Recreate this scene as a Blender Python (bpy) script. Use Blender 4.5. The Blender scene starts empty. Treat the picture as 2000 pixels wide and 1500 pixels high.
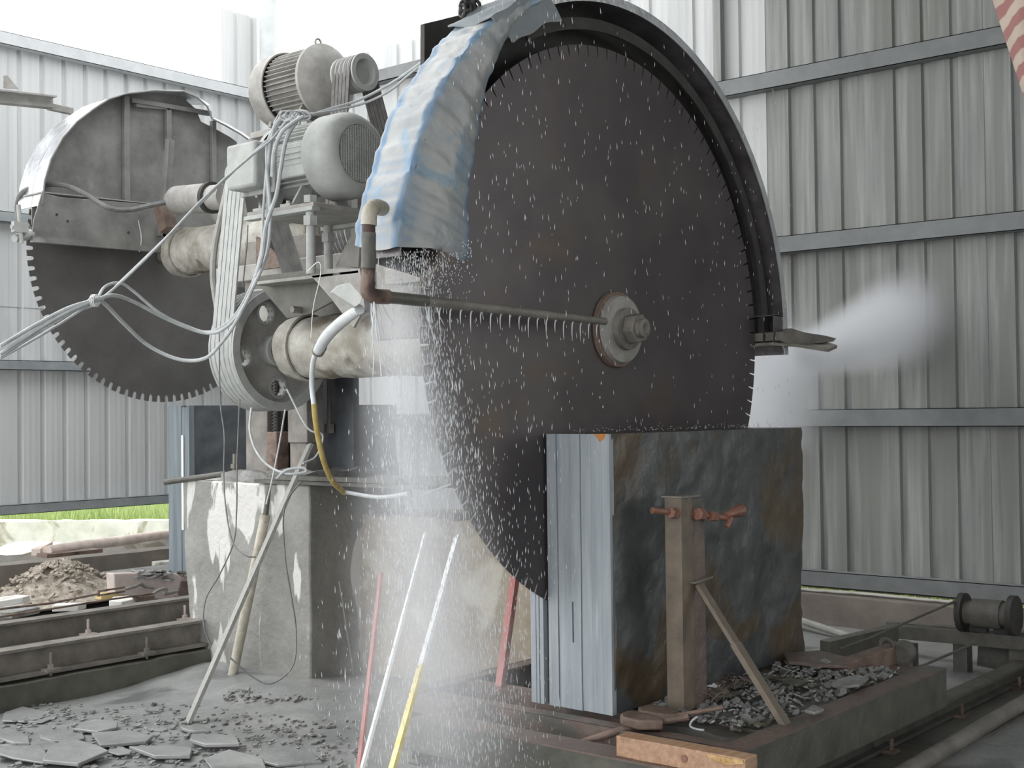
import bpy, math, random
import numpy as np
from mathutils import Vector, Matrix, noise
rnd = random.Random(7)
S = bpy.context.scene
COL = S.collection
# ------------------------------------------------------------------ camera
YAW, PIT, ROL, F = math.radians(39.809), math.radians(1.2553), math.radians(-0.6665), 2540.8
_fh = Vector((math.cos(YAW), math.sin(YAW), 0)); _rt = Vector((math.sin(YAW), -math.cos(YAW), 0)); _up = Vector((0, 0, 1))
CW = _fh*math.cos(PIT) + _up*math.sin(PIT); _u = -_fh*math.sin(PIT) + _up*math.cos(PIT)
CR = _rt*math.cos(ROL) + _u*math.sin(ROL); CU = -_rt*math.sin(ROL) + _u*math.cos(ROL)
ZO = 1.85                                   # the eye is 1.85 m above the floor; geometry is written relative to the eye
cd = bpy.data.cameras.new('camera'); cam = bpy.data.objects.new('camera', cd); COL.objects.link(cam)
m = Matrix.Identity(4)
for i in range(3):
    m[i][0] = CR[i]; m[i][1] = CU[i]; m[i][2] = -CW[i]
cam.matrix_world = m; cd.sensor_width = 36; cd.lens = F/2000*36; cd.clip_end = 500
S.camera = cam
def ray(x, y): return CW*F + CR*(x-1000) + CU*(750-y)
def at(x, y, ax, v):
    r = ray(x, y); return r*(v/r['XYZ'.index(ax)])
def D(x, y, d): return ray(x, y)*(d/F)
# ------------------------------------------------------------------ light, sky, exposure
w = bpy.data.worlds.new('overcast sky'); S.world = w; w.use_nodes = True
wn = w.node_tree.nodes; wl = w.node_tree.links
bg = wn['Background']; tc = wn.new('ShaderNodeTexCoord'); sx = wn.new('ShaderNodeSeparateXYZ'); cr = wn.new('ShaderNodeValToRGB')
wl.new(tc.outputs['Generated'], sx.inputs[0]); wl.new(sx.outputs['Z'], cr.inputs[0]); wl.new(cr.outputs[0], bg.inputs[0])
cr.color_ramp.elements[0].position = 0.0; cr.color_ramp.elements[0].color = (.95, .955, .96, 1)
cr.color_ramp.elements[1].position = 0.6; cr.color_ramp.elements[1].color = (.93, .95, .96, 1)
bg.inputs[1].default_value = 2.7
sun = bpy.data.lights.new('sun', 'SUN'); so = bpy.data.objects.new('sun', sun); COL.objects.link(so)
sun.energy = 1.0; sun.angle = math.radians(14); sun.color = (1, .99, .97)
so.rotation_euler = Vector((0.42, -0.75, -1.35)).to_track_quat('-Z', 'Y').to_euler()
S.view_settings.view_transform = 'Standard'; S.view_settings.look = 'None'
S.view_settings.gamma = 1; S.view_settings.use_curve_mapping = False
S.view_settings.exposure = 0.0
S.cycles.max_bounces = 6; S.cycles.volume_bounces = 4; S.cycles.volume_step_rate = 4; S.cycles.volume_max_steps = 24
S.cycles.sample_clamp_indirect = 4; S.cycles.transparent_max_bounces = 8
# ------------------------------------------------------------------ materials
def srgb(c):
    if isinstance(c, str): c = tuple(int(c[i:i+2], 16) for i in (0, 2, 4))
    return tuple(((v/255)/12.92 if v/255 <= .04045 else ((v/255+.055)/1.055)**2.4) for v in c) + (1,)
def mat(name, c1, c2=None, scale=6, rough=.7, bump=.15, metal=0, c3=None, c3amt=.62, c3scale=2.5, stretch=(1, 1, 1), spec=.5, bscale=None, detail=8, coat=0):
    m = bpy.data.materials.new(name); m.use_nodes = True; n = m.node_tree.nodes; l = m.node_tree.links
    b = n['Principled BSDF']; b.inputs['Roughness'].default_value = rough; b.inputs['Metallic'].default_value = metal
    b.inputs['Specular IOR Level'].default_value = spec
    if coat: b.inputs['Coat Weight'].default_value = coat; b.inputs['Coat Roughness'].default_value = .15
    g = n.new('ShaderNodeNewGeometry'); mp = n.new('ShaderNodeMapping'); mp.inputs['Scale'].default_value = stretch
    l.new(g.outputs['Position'], mp.inputs[0])
    t = n.new('ShaderNodeTexNoise'); t.inputs['Scale'].default_value = scale; t.inputs['Detail'].default_value = detail; t.inputs['Roughness'].default_value = .62
    l.new(mp.outputs[0], t.inputs['Vector'])
    r = n.new('ShaderNodeValToRGB'); l.new(t.outputs['Fac'], r.inputs[0])
    r.color_ramp.elements[0].position = .35; r.color_ramp.elements[1].position = .66
    r.color_ramp.elements[0].color = srgb(c1); r.color_ramp.elements[1].color = srgb(c2 or c1)
    out = r.outputs[0]
    if c3:
        t2 = n.new('ShaderNodeTexNoise'); t2.inputs['Scale'].default_value = c3scale; t2.inputs['Detail'].default_value = 6; t2.inputs['Distortion'].default_value = .6
        l.new(mp.outputs[0], t2.inputs['Vector'])
        r2 = n.new('ShaderNodeValToRGB'); l.new(t2.outputs['Fac'], r2.inputs[0])
        r2.color_ramp.elements[0].position = c3amt-.04; r2.color_ramp.elements[1].position = c3amt+.04
        r2.color_ramp.elements[0].color = (0, 0, 0, 1); r2.color_ramp.elements[1].color = (1, 1, 1, 1)
        mx = n.new('ShaderNodeMix'); mx.data_type = 'RGBA'; l.new(r2.outputs[0], mx.inputs[0]); l.new(out, mx.inputs[6]); mx.inputs[7].default_value = srgb(c3)
        out = mx.outputs[2]
    l.new(out, b.inputs['Base Color'])
    if bump:
        t3 = n.new('ShaderNodeTexNoise'); t3.inputs['Scale'].default_value = bscale or scale*4; t3.inputs['Detail'].default_value = 5
        l.new(mp.outputs[0], t3.inputs['Vector'])
        bp = n.new('ShaderNodeBump'); bp.inputs['Strength'].default_value = bump; bp.inputs['Distance'].default_value = .02
        l.new(t3.outputs['Fac'], bp.inputs['Height']); l.new(bp.outputs[0], b.inputs['Normal'])
    return m
M = dict(
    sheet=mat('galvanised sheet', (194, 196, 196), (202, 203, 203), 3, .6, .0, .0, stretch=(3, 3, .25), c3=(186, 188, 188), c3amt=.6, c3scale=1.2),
    sheetr=mat('stained and shade-toned sheet', (124, 126, 126), (160, 161, 157), 4, .55, .0, .0, stretch=(3.5, 3.5, .16), c3=(130, 131, 127), c3amt=.57, c3scale=1.6),  # streaks are stains; the darker base tone carries the roof shade
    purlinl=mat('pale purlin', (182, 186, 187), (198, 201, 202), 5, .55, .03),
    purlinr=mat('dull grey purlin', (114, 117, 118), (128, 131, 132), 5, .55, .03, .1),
    stake=mat('brown-grey stake steel', (104, 94, 82), (128, 116, 102), 8, .5, .2),
    dustm=mat('dirty column steel', (112, 108, 104), (140, 136, 131), 7, .7, .2),
    purlin=mat('grey purlin', (140, 146, 149), (160, 165, 167), 5, .55, .03, .2),
    floor=mat('slurry floor', (122, 124, 124), (152, 153, 152), 2.2, .34, .35, 0, c3=(104, 105, 105), c3amt=.64, c3scale=1.3, bscale=14),
    mud=mat('grey stone mud', (112, 112, 110), (150, 150, 147), 7, .6, .8, 0, bscale=20),
    slate=mat('wet dark slate', (66, 69, 71), (98, 100, 102), 4, .4, .9, 0, c3=(90, 78, 62), c3amt=.56, c3scale=2.0, bscale=8),
    slate2=mat('dusty dark slate', (78, 82, 86), (100, 104, 107), 5, .5, .4, 0, bscale=9),
    chip=mat('wet slate chips', (112, 113, 112), (152, 152, 150), 7, .2, .5, 0, c3=(92, 88, 70), c3amt=.62),
    cut=mat('sawn slate face', (148, 156, 162), (172, 178, 183), 3.2, .5, .08, 0, stretch=(6, 6, .5), c3=(184, 188, 191), c3amt=.66, c3scale=1.1),
    cutb=mat('sawn slate face far', (108, 118, 124), (132, 142, 148), 3.2, .5, .08, 0, stretch=(6, 6, .3)),
    kerf=mat('saw kerf shadow slate', (52, 58, 64), (66, 72, 78), 4, .7, .1),
    rustspot=mat('orange iron stain', (182, 116, 58), (204, 142, 82), 8, .6, .2),
    split=mat('splintered wood', (182, 138, 84), (214, 182, 132), 22, .7, .6),
    disc=mat('wet blade steel', (74, 68, 70), (90, 84, 85), 2.4, .34, .03, .35, c3=(92, 80, 72), c3amt=.66, c3scale=1.4),
    discb=mat('dusty blade steel', (92, 90, 88), (112, 110, 108), 2, .5, .03, .2),
    teeth=mat('blade segment', (150, 150, 148), (180, 180, 178), 9, .5, .2),
    guard=mat('guard sheet steel', (120, 120, 118), (150, 150, 147), 4, .45, .1, .3, c3=(176, 176, 172), c3amt=.63, c3scale=1.5),
    guardw=mat('wet guard steel', (92, 88, 90), (122, 118, 120), 6, .28, .15, .4, c3=(150, 146, 148), c3amt=.66, c3scale=3),
    foil=mat('bright galvanised skin', (190, 192, 196), (225, 227, 232), 6, .25, .25, .6),
    dust=mat('stone-dusted cast iron', (158, 160, 158), (178, 180, 177), 8, .8, .12, c3=(142, 144, 142), c3amt=.64),
    dustd=mat('dusty grey metal', (140, 138, 134), (168, 166, 162), 7, .75, .15),
    blue=mat('blue paint under dust', (130, 140, 158), (178, 182, 186), 9, .6, .1, c3=(74, 92, 138), c3amt=.6, c3scale=6),
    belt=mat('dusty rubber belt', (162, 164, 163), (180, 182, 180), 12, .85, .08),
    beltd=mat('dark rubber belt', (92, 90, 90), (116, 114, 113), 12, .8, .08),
    grout=mat('cement crust on tube', (140, 134, 122), (190, 188, 181), 5, .75, .5, c3=(112, 102, 88), c3amt=.6, c3scale=3.2),
    rust=mat('rusty steel', (100, 84, 75), (132, 112, 101), 9, .6, .4, c3=(70, 54, 48), c3amt=.6),
    copper=mat('orange rust pipe', (118, 80, 67), (146, 104, 88), 9, .45, .3),
    red=mat('red painted steel', (150, 92, 88), (172, 114, 109), 8, .5, .1),  # red toned down so the colour carries the spray haze over the lath
    redbrown=mat('red-brown channel', (98, 84, 78), (122, 106, 99), 8, .45, .3, c3=(90, 88, 82), c3amt=.58),
    iron=mat('grimy dark steel', (78, 76, 72), (100, 98, 92), 8, .5, .3),
    greensteel=mat('slimy green-grey steel', (74, 74, 67), (98, 97, 88), 6, .4, .2),
    rail=mat('mud-grey rail steel', (104, 100, 94), (136, 131, 124), 7, .5, .25),
    conc=mat('wet concrete', (128, 128, 124), (160, 158, 152), 3, .6, .3, stretch=(1.5, 1.5, .7), bscale=22),
    tan=mat('tan wet concrete', (138, 126, 110), (168, 157, 139), 3.5, .5, .4, c3=(186, 180, 166), c3amt=.6, c3scale=3, bscale=14),
    brownc=mat('brown damp concrete', (112, 104, 97), (134, 126, 117), 3, .7, .2),
    whitec=mat('sunlit lime concrete', (205, 203, 198), (232, 230, 226), 4, .8, .3, c3=(170, 164, 150), c3amt=.6),
    wood=mat('planed wet timber', (160, 124, 98), (188, 154, 126), 6, .5, .15, stretch=(1, 6, 8)),
    woodg=mat('grey weathered timber', (140, 140, 136), (164, 163, 158), 9, .7, .15, stretch=(8, 8, 1)),
    woodp=mat('pale timber', (196, 176, 164), (226, 212, 204), 6, .7, .3),
    paint=mat('white lath paint', (226, 228, 226), (242, 243, 240), 9, .5, .05),
    yellow=mat('yellow worn paint', (206, 190, 120), (232, 222, 170), 14, .5, .1),
    hose=mat('yellow hose', (168, 146, 84), (196, 176, 112), 20, .5, .05),
    sleeve=mat('pale hose sleeve', (196, 200, 202), (216, 219, 220), 8, .55, .05),
    cable=mat('dusty cable', (166, 170, 172), (190, 193, 194), 14, .6, .05),
    cabled=mat('dark cable', (98, 98, 98), (124, 124, 122), 14, .6, .05),
    pvc=mat('mud-streaked pipe', (158, 152, 136), (196, 190, 176), 9, .6, .2),
    pink=mat('pinkish muddy concrete', (174, 160, 156), (196, 184, 180), 5, .7, .2),
    soil=mat('muddy straw heap', (140, 128, 112), (190, 182, 172), 16, .8, 1, bscale=40),
    grass=mat('sunlit grass', (130, 156, 84), (200, 212, 150), 4, .7, 0),
    ground=mat('rough grass ground', (120, 132, 92), (150, 158, 116), 3, .9, .3),
    rubber=mat('grey rubber flap', (126, 134, 140), (150, 156, 160), 4, .55, .1),
    dark=mat('blackened steel', (48, 46, 46), (66, 64, 62), 6, .6, .2),
    boxg=mat('wet grey timber', (134, 130, 124), (168, 164, 158), 6, .3, .3, stretch=(1, 1, 10)),
    ochre=mat('ochre board', (190, 166, 110), (210, 190, 140), 8, .7, .2),
)
def pier_mat():
    m = mat('lime-streaked pier concrete', (124, 124, 120), (150, 149, 145), 3, .6, .4, bscale=24)
    n = m.node_tree.nodes; l = m.node_tree.links; b = n['Principled BSDF']; src = b.inputs['Base Color'].links[0].from_socket
    g = n.new('ShaderNodeNewGeometry'); mp = n.new('ShaderNodeMapping'); mp.inputs['Scale'].default_value = (1.6, 1.9, .55); mp.inputs['Location'].default_value = (0, .35, .2)
    l.new(g.outputs['Position'], mp.inputs[0]); t = n.new('ShaderNodeTexNoise'); t.inputs['Scale'].default_value = 1.9; t.inputs['Detail'].default_value = 7; t.inputs['Distortion'].default_value = .8
    l.new(mp.outputs[0], t.inputs['Vector']); r = n.new('ShaderNodeValToRGB'); r.color_ramp.elements[0].position = .54; r.color_ramp.elements[1].position = .565
    l.new(t.outputs['Fac'], r.inputs[0]); mx = n.new('ShaderNodeMix'); mx.data_type = 'RGBA'; l.new(r.outputs[0], mx.inputs[0]); l.new(src, mx.inputs[6]); mx.inputs[7].default_value = srgb((205, 203, 200))
    l.new(mx.outputs[2], b.inputs['Base Color']); return m
M['pier'] = pier_mat()
def tarp_mat():
    m = mat('blue-striped wet tarp', (150, 154, 158), (176, 177, 176), 5, .32, .5, 0, c3=(138, 158, 174), c3amt=.6, c3scale=3.5, bscale=10)
    n = m.node_tree.nodes; l = m.node_tree.links; b = n['Principled BSDF']; src = b.inputs['Base Color'].links[0].from_socket
    a = n.new('ShaderNodeAttribute'); a.attribute_name = 'stripe'
    t = n.new('ShaderNodeTexNoise'); t.inputs['Scale'].default_value = 5; g = n.new('ShaderNodeNewGeometry'); l.new(g.outputs['Position'], t.inputs['Vector'])
    mu = n.new('ShaderNodeMath'); mu.operation = 'MULTIPLY'; l.new(a.outputs['Fac'], mu.inputs[0]); l.new(t.outputs['Fac'], mu.inputs[1])
    mu2 = n.new('ShaderNodeMath'); mu2.operation = 'MULTIPLY'; mu2.use_clamp = True; l.new(mu.outputs[0], mu2.inputs[0]); mu2.inputs[1].default_value = 2.4
    mx = n.new('ShaderNodeMix'); mx.data_type = 'RGBA'; l.new(mu2.outputs[0], mx.inputs[0]); l.new(src, mx.inputs[6]); mx.inputs[7].default_value = srgb((98, 134, 166))
    l.new(mx.outputs[2], b.inputs['Base Color']); return m
M['tarp'] = tarp_mat()
def stripe_mat():
    m = bpy.data.materials.new('red striped cloth'); m.use_nodes = True; n = m.node_tree.nodes; l = m.node_tree.links; b = n['Principled BSDF']; b.inputs['Roughness'].default_value = .8
    g = n.new('ShaderNodeNewGeometry'); mp = n.new('ShaderNodeMapping'); mp.inputs['Rotation'].default_value = (.2, .7, .3); l.new(g.outputs['Position'], mp.inputs[0])
    wv = n.new('ShaderNodeTexWave'); wv.bands_direction = 'DIAGONAL'; wv.inputs['Scale'].default_value = 3.4; wv.inputs['Distortion'].default_value = 1.2; wv.inputs['Detail Scale'].default_value = .6; l.new(mp.outputs[0], wv.inputs['Vector'])
    r = n.new('ShaderNodeValToRGB'); l.new(wv.outputs['Fac'], r.inputs[0]); r.color_ramp.elements[0].color = srgb((158, 112, 108)); r.color_ramp.elements[1].color = srgb((190, 174, 160)); r.color_ramp.elements[0].position = .4; r.color_ramp.elements[1].position = .6
    l.new(r.outputs[0], b.inputs['Base Color']); return m
M['stripe'] = stripe_mat()
def water_mat():
    m = bpy.data.materials.new('aerated water'); m.use_nodes = True; b = m.node_tree.nodes['Principled BSDF']
    b.inputs['Base Color'].default_value = (.86, .88, .9, 1); b.inputs['Roughness'].default_value = .12; b.inputs['Transmission Weight'].default_value = .35; b.inputs['IOR'].default_value = 1.33
    return m
M['water'] = water_mat()
# ------------------------------------------------------------------ mesh helpers
def smooth_path(pts, n=8):
    pts = [Vector(p) for p in pts]
    if len(pts) < 3: return pts
    P = [pts[0]*2-pts[1]] + pts + [pts[-1]*2-pts[-2]]; out = []
    for i in range(1, len(P)-2):
        for k in range(n):
            t = k/n; a, b, c, d = P[i-1:i+3]
            out.append(.5*((2*b)+(c-a)*t+(2*a-5*b+4*c-d)*t*t+(3*b-a-3*c+d)*t**3))
    return out + [pts[-1]]
class MB:
    def __init__(s): s.v = []; s.f = []
    def add(s, vs, fs):
        k = len(s.v); s.v += [Vector(v) for v in vs]; s.f += [tuple(i+k for i in f) for f in fs]; return s
    def box(s, a, b):
        x0, y0, z0 = (min(a[i], b[i]) for i in range(3)); x1, y1, z1 = (max(a[i], b[i]) for i in range(3))
        return s.add([(x0, y0, z0), (x1, y0, z0), (x1, y1, z0), (x0, y1, z0), (x0, y0, z1), (x1, y0, z1), (x1, y1, z1), (x0, y1, z1)],
                     [(0, 3, 2, 1), (4, 5, 6, 7), (0, 1, 5, 4), (1, 2, 6, 5), (2, 3, 7, 6), (3, 0, 4, 7)])
    def bar(s, p, q, w, h, up=(0, 0, 1)):
        p = Vector(p); q = Vector(q); d = (q-p).normalized(); u = Vector(up)
        if abs(d.dot(u)) > .97: u = Vector((0, 1, 0))
        a = d.cross(u).normalized(); b = a.cross(d).normalized(); vs = []
        for o in (p, q):
            for i, j in ((-1, -1), (1, -1), (1, 1), (-1, 1)): vs.append(o+a*(i*w/2)+b*(j*h/2))
        return s.add(vs, [(3, 2, 1, 0), (4, 5, 6, 7), (0, 1, 5, 4), (1, 2, 6, 5), (2, 3, 7, 6), (3, 0, 4, 7)])
    def prism(s, poly, vec):
        poly = [Vector(p) for p in poly]; vec = Vector(vec); n = len(poly)
        return s.add(poly+[p+vec for p in poly], [tuple(range(n-1, -1, -1)), tuple(range(n, 2*n))]+[(i, (i+1) % n, n+(i+1) % n, n+i) for i in range(n)])
    def tube(s, pts, r, seg=10, sm=0, caps=True):
        if sm: pts = smooth_path(pts, sm)
        pts = [Vector(p) for p in pts]; n = len(pts)
        rr = r if isinstance(r, (list, tuple)) else None
        d0 = (pts[1]-pts[0]).normalized(); u = d0.orthogonal().normalized(); vs = []; fs = []
        for i, p in enumerate(pts):
            d = (pts[min(i+1, n-1)]-pts[max(i-1, 0)]).normalized(); u = (u-d*u.dot(d)).normalized(); v = d.cross(u)
            if rr: t = i/(n-1)*(len(rr)-1); k = min(int(t), len(rr)-2); R = rr[k]+(rr[k+1]-rr[k])*(t-k)
            else: R = r
            for j in range(seg): a = 2*math.pi*j/seg; vs.append(p+u*(R*math.cos(a))+v*(R*math.sin(a)))
        for i in range(n-1):
            for j in range(seg): fs.append((i*seg+j, i*seg+(j+1) % seg, (i+1)*seg+(j+1) % seg, (i+1)*seg+j))
        if caps: fs += [tuple(range(seg-1, -1, -1)), tuple((n-1)*seg+j for j in range(seg))]
        return s.add(vs, fs)
    def cyl(s, p, q, r, seg=24): return s.tube([p, q], r, seg)
    def lathe(s, c, prof, seg=48, ax=(0, 1, 0), a0=0, a1=None, closed=False):
        """prof: (distance along axis, radius)"""
        ax = Vector(ax).normalized(); c = Vector(c); e1 = Vector((1, 0, 0)) if abs(ax.x) < .9 else Vector((0, 1, 0)); e2 = e1.cross(ax) if ax.y else ax.cross(e1)
        e2 = Vector((0, 0, 1)) if abs(ax.y) > .9 else e2
        full = a1 is None; n = seg if full else seg+1; m = len(prof); vs = []; fs = []
        for i in range(n):
            a = 2*math.pi*i/seg if full else a0+(a1-a0)*i/seg
            for t, r in prof: vs.append(c+ax*t+(e1*math.cos(a)+e2*math.sin(a))*r)
        for i in range(seg):
            i2 = (i+1) % n
            for j in range(m if closed else m-1):
                j2 = (j+1) % m; fs.append((i*m+j, i*m+j2, i2*m+j2, i2*m+j))
        if not full and closed: fs += [tuple(range(m)), tuple(seg*m+j for j in range(m-1, -1, -1))]
        return s.add(vs, fs)
def mesh(name, mb, m, sharp=35, bevel=0):
    import bmesh
    me = bpy.data.meshes.new(name); me.from_pydata([tuple(v) for v in mb.v], [], mb.f)
    b = bmesh.new(); b.from_mesh(me); bmesh.ops.recalc_face_normals(b, faces=b.faces)
    c = math.radians(sharp)
    for e in b.edges:
        e.smooth = len(e.link_faces) == 2 and e.calc_face_angle(0) < c
    for f in b.faces: f.smooth = True
    b.to_mesh(me); b.free()
    if isinstance(m, str): m = M[m]
    me.materials.append(m); return me
def part(name, mb, m, parent=None, label=None, kind=None, bevel=0, sharp=35):
    if parent is not None:
        o0 = Vector((0, 0, 0)); p = parent
        while p is not None: o0 += p.location; p = p.parent
        c = sum(mb.v, Vector())/len(mb.v)
    else:
        o0 = Vector((0, 0, 0)); xs = [v for v in mb.v]
        lo = [min(v[i] for v in xs) for i in range(3)]; hi = [max(v[i] for v in xs) for i in range(3)]
        c = Vector(((lo[0]+hi[0])/2, (lo[1]+hi[1])/2, lo[2]))
    mb.v = [v-c for v in mb.v]
    o = bpy.data.objects.new(name, mesh(name, mb, m, sharp)); COL.objects.link(o)
    if parent is not None: o.parent = parent
    o.location = c-o0
    if bevel:
        bv = o.modifiers.new('bevel', 'BEVEL'); bv.width = bevel; bv.segments = 2; bv.limit_method = 'ANGLE'
    if label: o['label'] = label
    if kind: o['kind'] = kind
    return o
def tag(o, label, cat, group=None, kind=None):
    o['label'] = label; o['category'] = cat
    if group: o['group'] = group
    if kind: o['kind'] = kind
    return o
def thing(name, loc, label, cat, group=None):
    o = bpy.data.objects.new(name, None); o.empty_display_size = .1; COL.objects.link(o); o.location = loc
    return tag(o, label, cat, group)
def solo(name, mb, m, label, cat, group=None, bevel=0, kind=None, sharp=35):
    return tag(part(name, mb, m, bevel=bevel, sharp=sharp), label, cat, group, kind)
def setting(name, loc=(0, 0, 0)):
    o = bpy.data.objects.new(name, None); COL.objects.link(o); o.location = loc; o['kind'] = 'structure'; return o
def rough(mb, amp, freq=4, seed=0):
    for i, v in enumerate(mb.v): mb.v[i] = v+noise.noise_vector(v*freq+Vector((seed, seed*2.3, 0)))*amp
    return mb
def grid_box(a, b, nx, ny, nz):
    """box with subdivided faces"""
    mb = MB(); idx = {}
    def vid(i, j, k):
        if (i, j, k) not in idx:
            idx[(i, j, k)] = len(mb.v); mb.v.append(Vector((a[0]+(b[0]-a[0])*i/nx, a[1]+(b[1]-a[1])*j/ny, a[2]+(b[2]-a[2])*k/nz)))
        return idx[(i, j, k)]
    for i in range(nx):
        for j in range(ny):
            for k in (0, nz): mb.f.append((vid(i, j, k), vid(i+1, j, k), vid(i+1, j+1, k), vid(i, j+1, k)))
    for i in range(nx):
        for k in range(nz):
            for j in (0, ny): mb.f.append((vid(i, j, k), vid(i+1, j, k), vid(i+1, j, k+1), vid(i, j, k+1)))
    for j in range(ny):
        for k in range(nz):
            for i in (0, nx): mb.f.append((vid(i, j, k), vid(i, j+1, k), vid(i, j+1, k+1), vid(i, j, k+1)))
    return mb
def ibeam(p, q, w, h, t=.02):
    mb = MB(); p = Vector(p); q = Vector(q); z = Vector((0, 0, 1))
    mb.bar(p+z*(-t/2), q+z*(-t/2), w, t); mb.bar(p+z*(-h+t/2), q+z*(-h+t/2), w, t); mb.bar(p+z*(-h/2), q+z*(-h/2), t*.8, h-2*t); return mb
FL = -1.85
# ================================================================== THE SETTING
gx = [i*.16 for i in range(-20, 66)]; gy = [-6+i*.16 for i in range(0, 122)]
fm = MB()
for x in gx:
    for y in gy:
        z = FL+.012*noise.noise(Vector((x*2.2, y*2.2, 0)))+.01*noise.noise(Vector((x*6, y*6, 3)))
        pr = 1.35*math.exp(-(((x-5.75)/.5)**2+((y-7.2)/1.1)**2))+.8*math.exp(-(((x-6.1)/.5)**2+((y-6.2)/.6)**2))
        z += .07*min(1, pr)*(1+.5*noise.noise(Vector((x*9, y*9, 1))))
        fm.v.append(Vector((x, y, z)))
ny = len(gy)
for i in range(len(gx)-1):
    for j in range(ny-1): fm.f.append((i*ny+j, (i+1)*ny+j, (i+1)*ny+j+1, i*ny+j+1))
o = part('floor', fm, 'floor', kind='structure')
og = MB().box((-40, 13.6, -1.75), (70, 70, -1.72)); og.box((10.75, -30, -1.75), (70, 13.6, -1.72))
o = part('ground', og, 'ground', kind='structure')

def sheet(axis, t0, t1, fixed, z0, z1, ribs, depth=.03, m='sheet', parent=None, out=1):
    """corrugated sheet: groove (away from the viewer) at each rib position; axis 'X' or 'Y'"""
    pr = [(t0, 0)]
    for r in sorted(ribs):
        if t0+.04 < r < t1-.04:
            pr += [(r-.034, 0), (r-.022, depth), (r+.022, depth), (r+.034, 0)]
    # low swages between the ribs
    pr.append((t1, 0)); pr2 = []
    for a, b in zip(pr, pr[1:]):
        pr2.append(a)
        if a[1] == 0 and b[1] == 0 and b[0]-a[0] > .15:
            for q in (.33, .66):
                c = a[0]+(b[0]-a[0])*q; pr2 += [(c-.012, 0), (c, -.0025), (c+.012, 0)]
    pr2.append(pr[-1]); th = .002
    poly = [(t, fixed+out*d) for t, d in pr2]+[(t, fixed+out*(d+th)) for t, d in reversed(pr2)]
    pts = [((t, f, z0) if axis == 'X' else (f, t, z0)) for t, f in poly]
    mb = MB().prism(pts, (0, 0, z1-z0)); return part('wall_panel', mb, m, parent)
# left wall, runs along X at Y = 12.65
WL = setting('wall_left', (8, 12.65, -1))
xr = [7.153+.2585*(k-8) for k in range(26)]
xs = [xr[0]-.13+1.034*k for k in range(6)]
for k, (a, b) in enumerate(zip(xs, xs[1:]+[10.36])):
    if b-a < .2: continue
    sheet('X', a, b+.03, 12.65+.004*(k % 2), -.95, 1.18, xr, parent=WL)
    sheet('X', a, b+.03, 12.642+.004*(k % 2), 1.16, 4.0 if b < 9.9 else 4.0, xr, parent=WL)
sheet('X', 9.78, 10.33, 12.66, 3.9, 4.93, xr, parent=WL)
for z, h, x0 in ((3.86, .13, 4.9), (2.02, .11, 4.9), (.5, .1, 4.9), (-.99, .1, 4.9)):
    mb = MB().box((x0, 12.52, z), (10.36, 12.525, z+h)); mb.box((x0, 12.52, z), (10.36, 12.645, z+.006)); mb.box((x0, 12.52, z+h-.006), (10.36, 12.645, z+h))
    part('purlin', mb, 'purlinl' if z > 3 else 'purlin', WL)
# right wall, runs along Y at X = 10.5
WR = setting('wall_right', (10.5, 6, -1.5))
yr = [5.464-.2455*(k-31) for k in range(46)]; yr.sort()
ya = 12.62; n = 0
while ya > -1:
    yb = ya-.982; top = 4.22 if ya > 10.2 else (4.75 if ya > 6.6 else 4.98)
    sheet('Y', yb-.03, ya, 10.5+.004*(n % 2), -1.57, top, yr, m='sheet' if ya > 6.6 else 'sheetr', parent=WR); ya = yb; n += 1  # lighter sheet where sky light falls, shade-toned sheet under the roof
for z, h in ((2.87, .15), (1.385, .15), (-.155, .15), (-1.54, .135)):
    mb = MB().box((10.37, -1.5, z), (10.375, 12.62, z+h)); mb.box((10.37, -1.5, z), (10.495, 12.62, z+.006)); mb.box((10.37, -1.5, z+h-.006), (10.495, 12.62, z+h))
    part('purlin', mb, 'purlinr', WR)
mb = MB().box((10.37, 9.9, 3.78), (10.375, 12.62, 3.92)); mb.box((10.37, 9.9, 3.78), (10.495, 12.62, 3.79)); part('purlin', mb, 'purlinr', WR)
q = at(1400, 100, 'X', 10.45); part('flashing', MB().box((10.4, q.y-.07, 2.9), (10.47, q.y+.01, 4.97)), 'sheetr', WR)
# concrete upstand under the right wall
part('curb', rough(grid_box((10.25, -1.5, FL-.1), (10.6, 12.5, -1.595), 2, 40, 3), .015, 5), 'brownc', WR)
# corner post
mb = MB(); mb.cyl((10.32, 12.44, FL), (10.32, 12.44, 6.2), .105, 28); mb.box((10.2, 12.3, FL), (10.45, 12.6, FL+.03))
part('corner_post', mb, 'purlinl', WR)
# roof over the bay of the near saw, side wall out of view
RX = 6.35
RO = setting('ceiling', (4, 0, 5))
for k in range(14):
    x0 = -3.2+k*1.0
    mb = MB()
    for j in range(4): mb.add([(x0+j*.25, -6, 5.0), (x0+j*.25+.2, -6, 5.0), (x0+j*.25+.2, RX, 5.0), (x0+j*.25, RX, 5.0), (x0+j*.25, -6, 5.004), (x0+j*.25+.2, -6, 5.004), (x0+j*.25+.2, RX, 5.004), (x0+j*.25, RX, 5.004)], [(0, 3, 2, 1), (4, 5, 6, 7), (0, 1, 5, 4), (1, 2, 6, 5), (2, 3, 7, 6), (3, 0, 4, 7)]).bar((x0+j*.25+.225, -6, 5.02), (x0+j*.25+.225, RX, 5.02), .06, .04)
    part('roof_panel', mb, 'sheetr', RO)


WS = setting('wall_shade_unseen', (4, -6, 0))  # unseen wall, added to keep light off the lower right
for k in range(14): sheet('X', -3.2+k, -2.17+k, -6+.004*(k % 2), FL, 5.0, [-3.2+k+.125+.25*j for j in range(4)], m='sheetr', parent=WS, out=-1)

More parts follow.
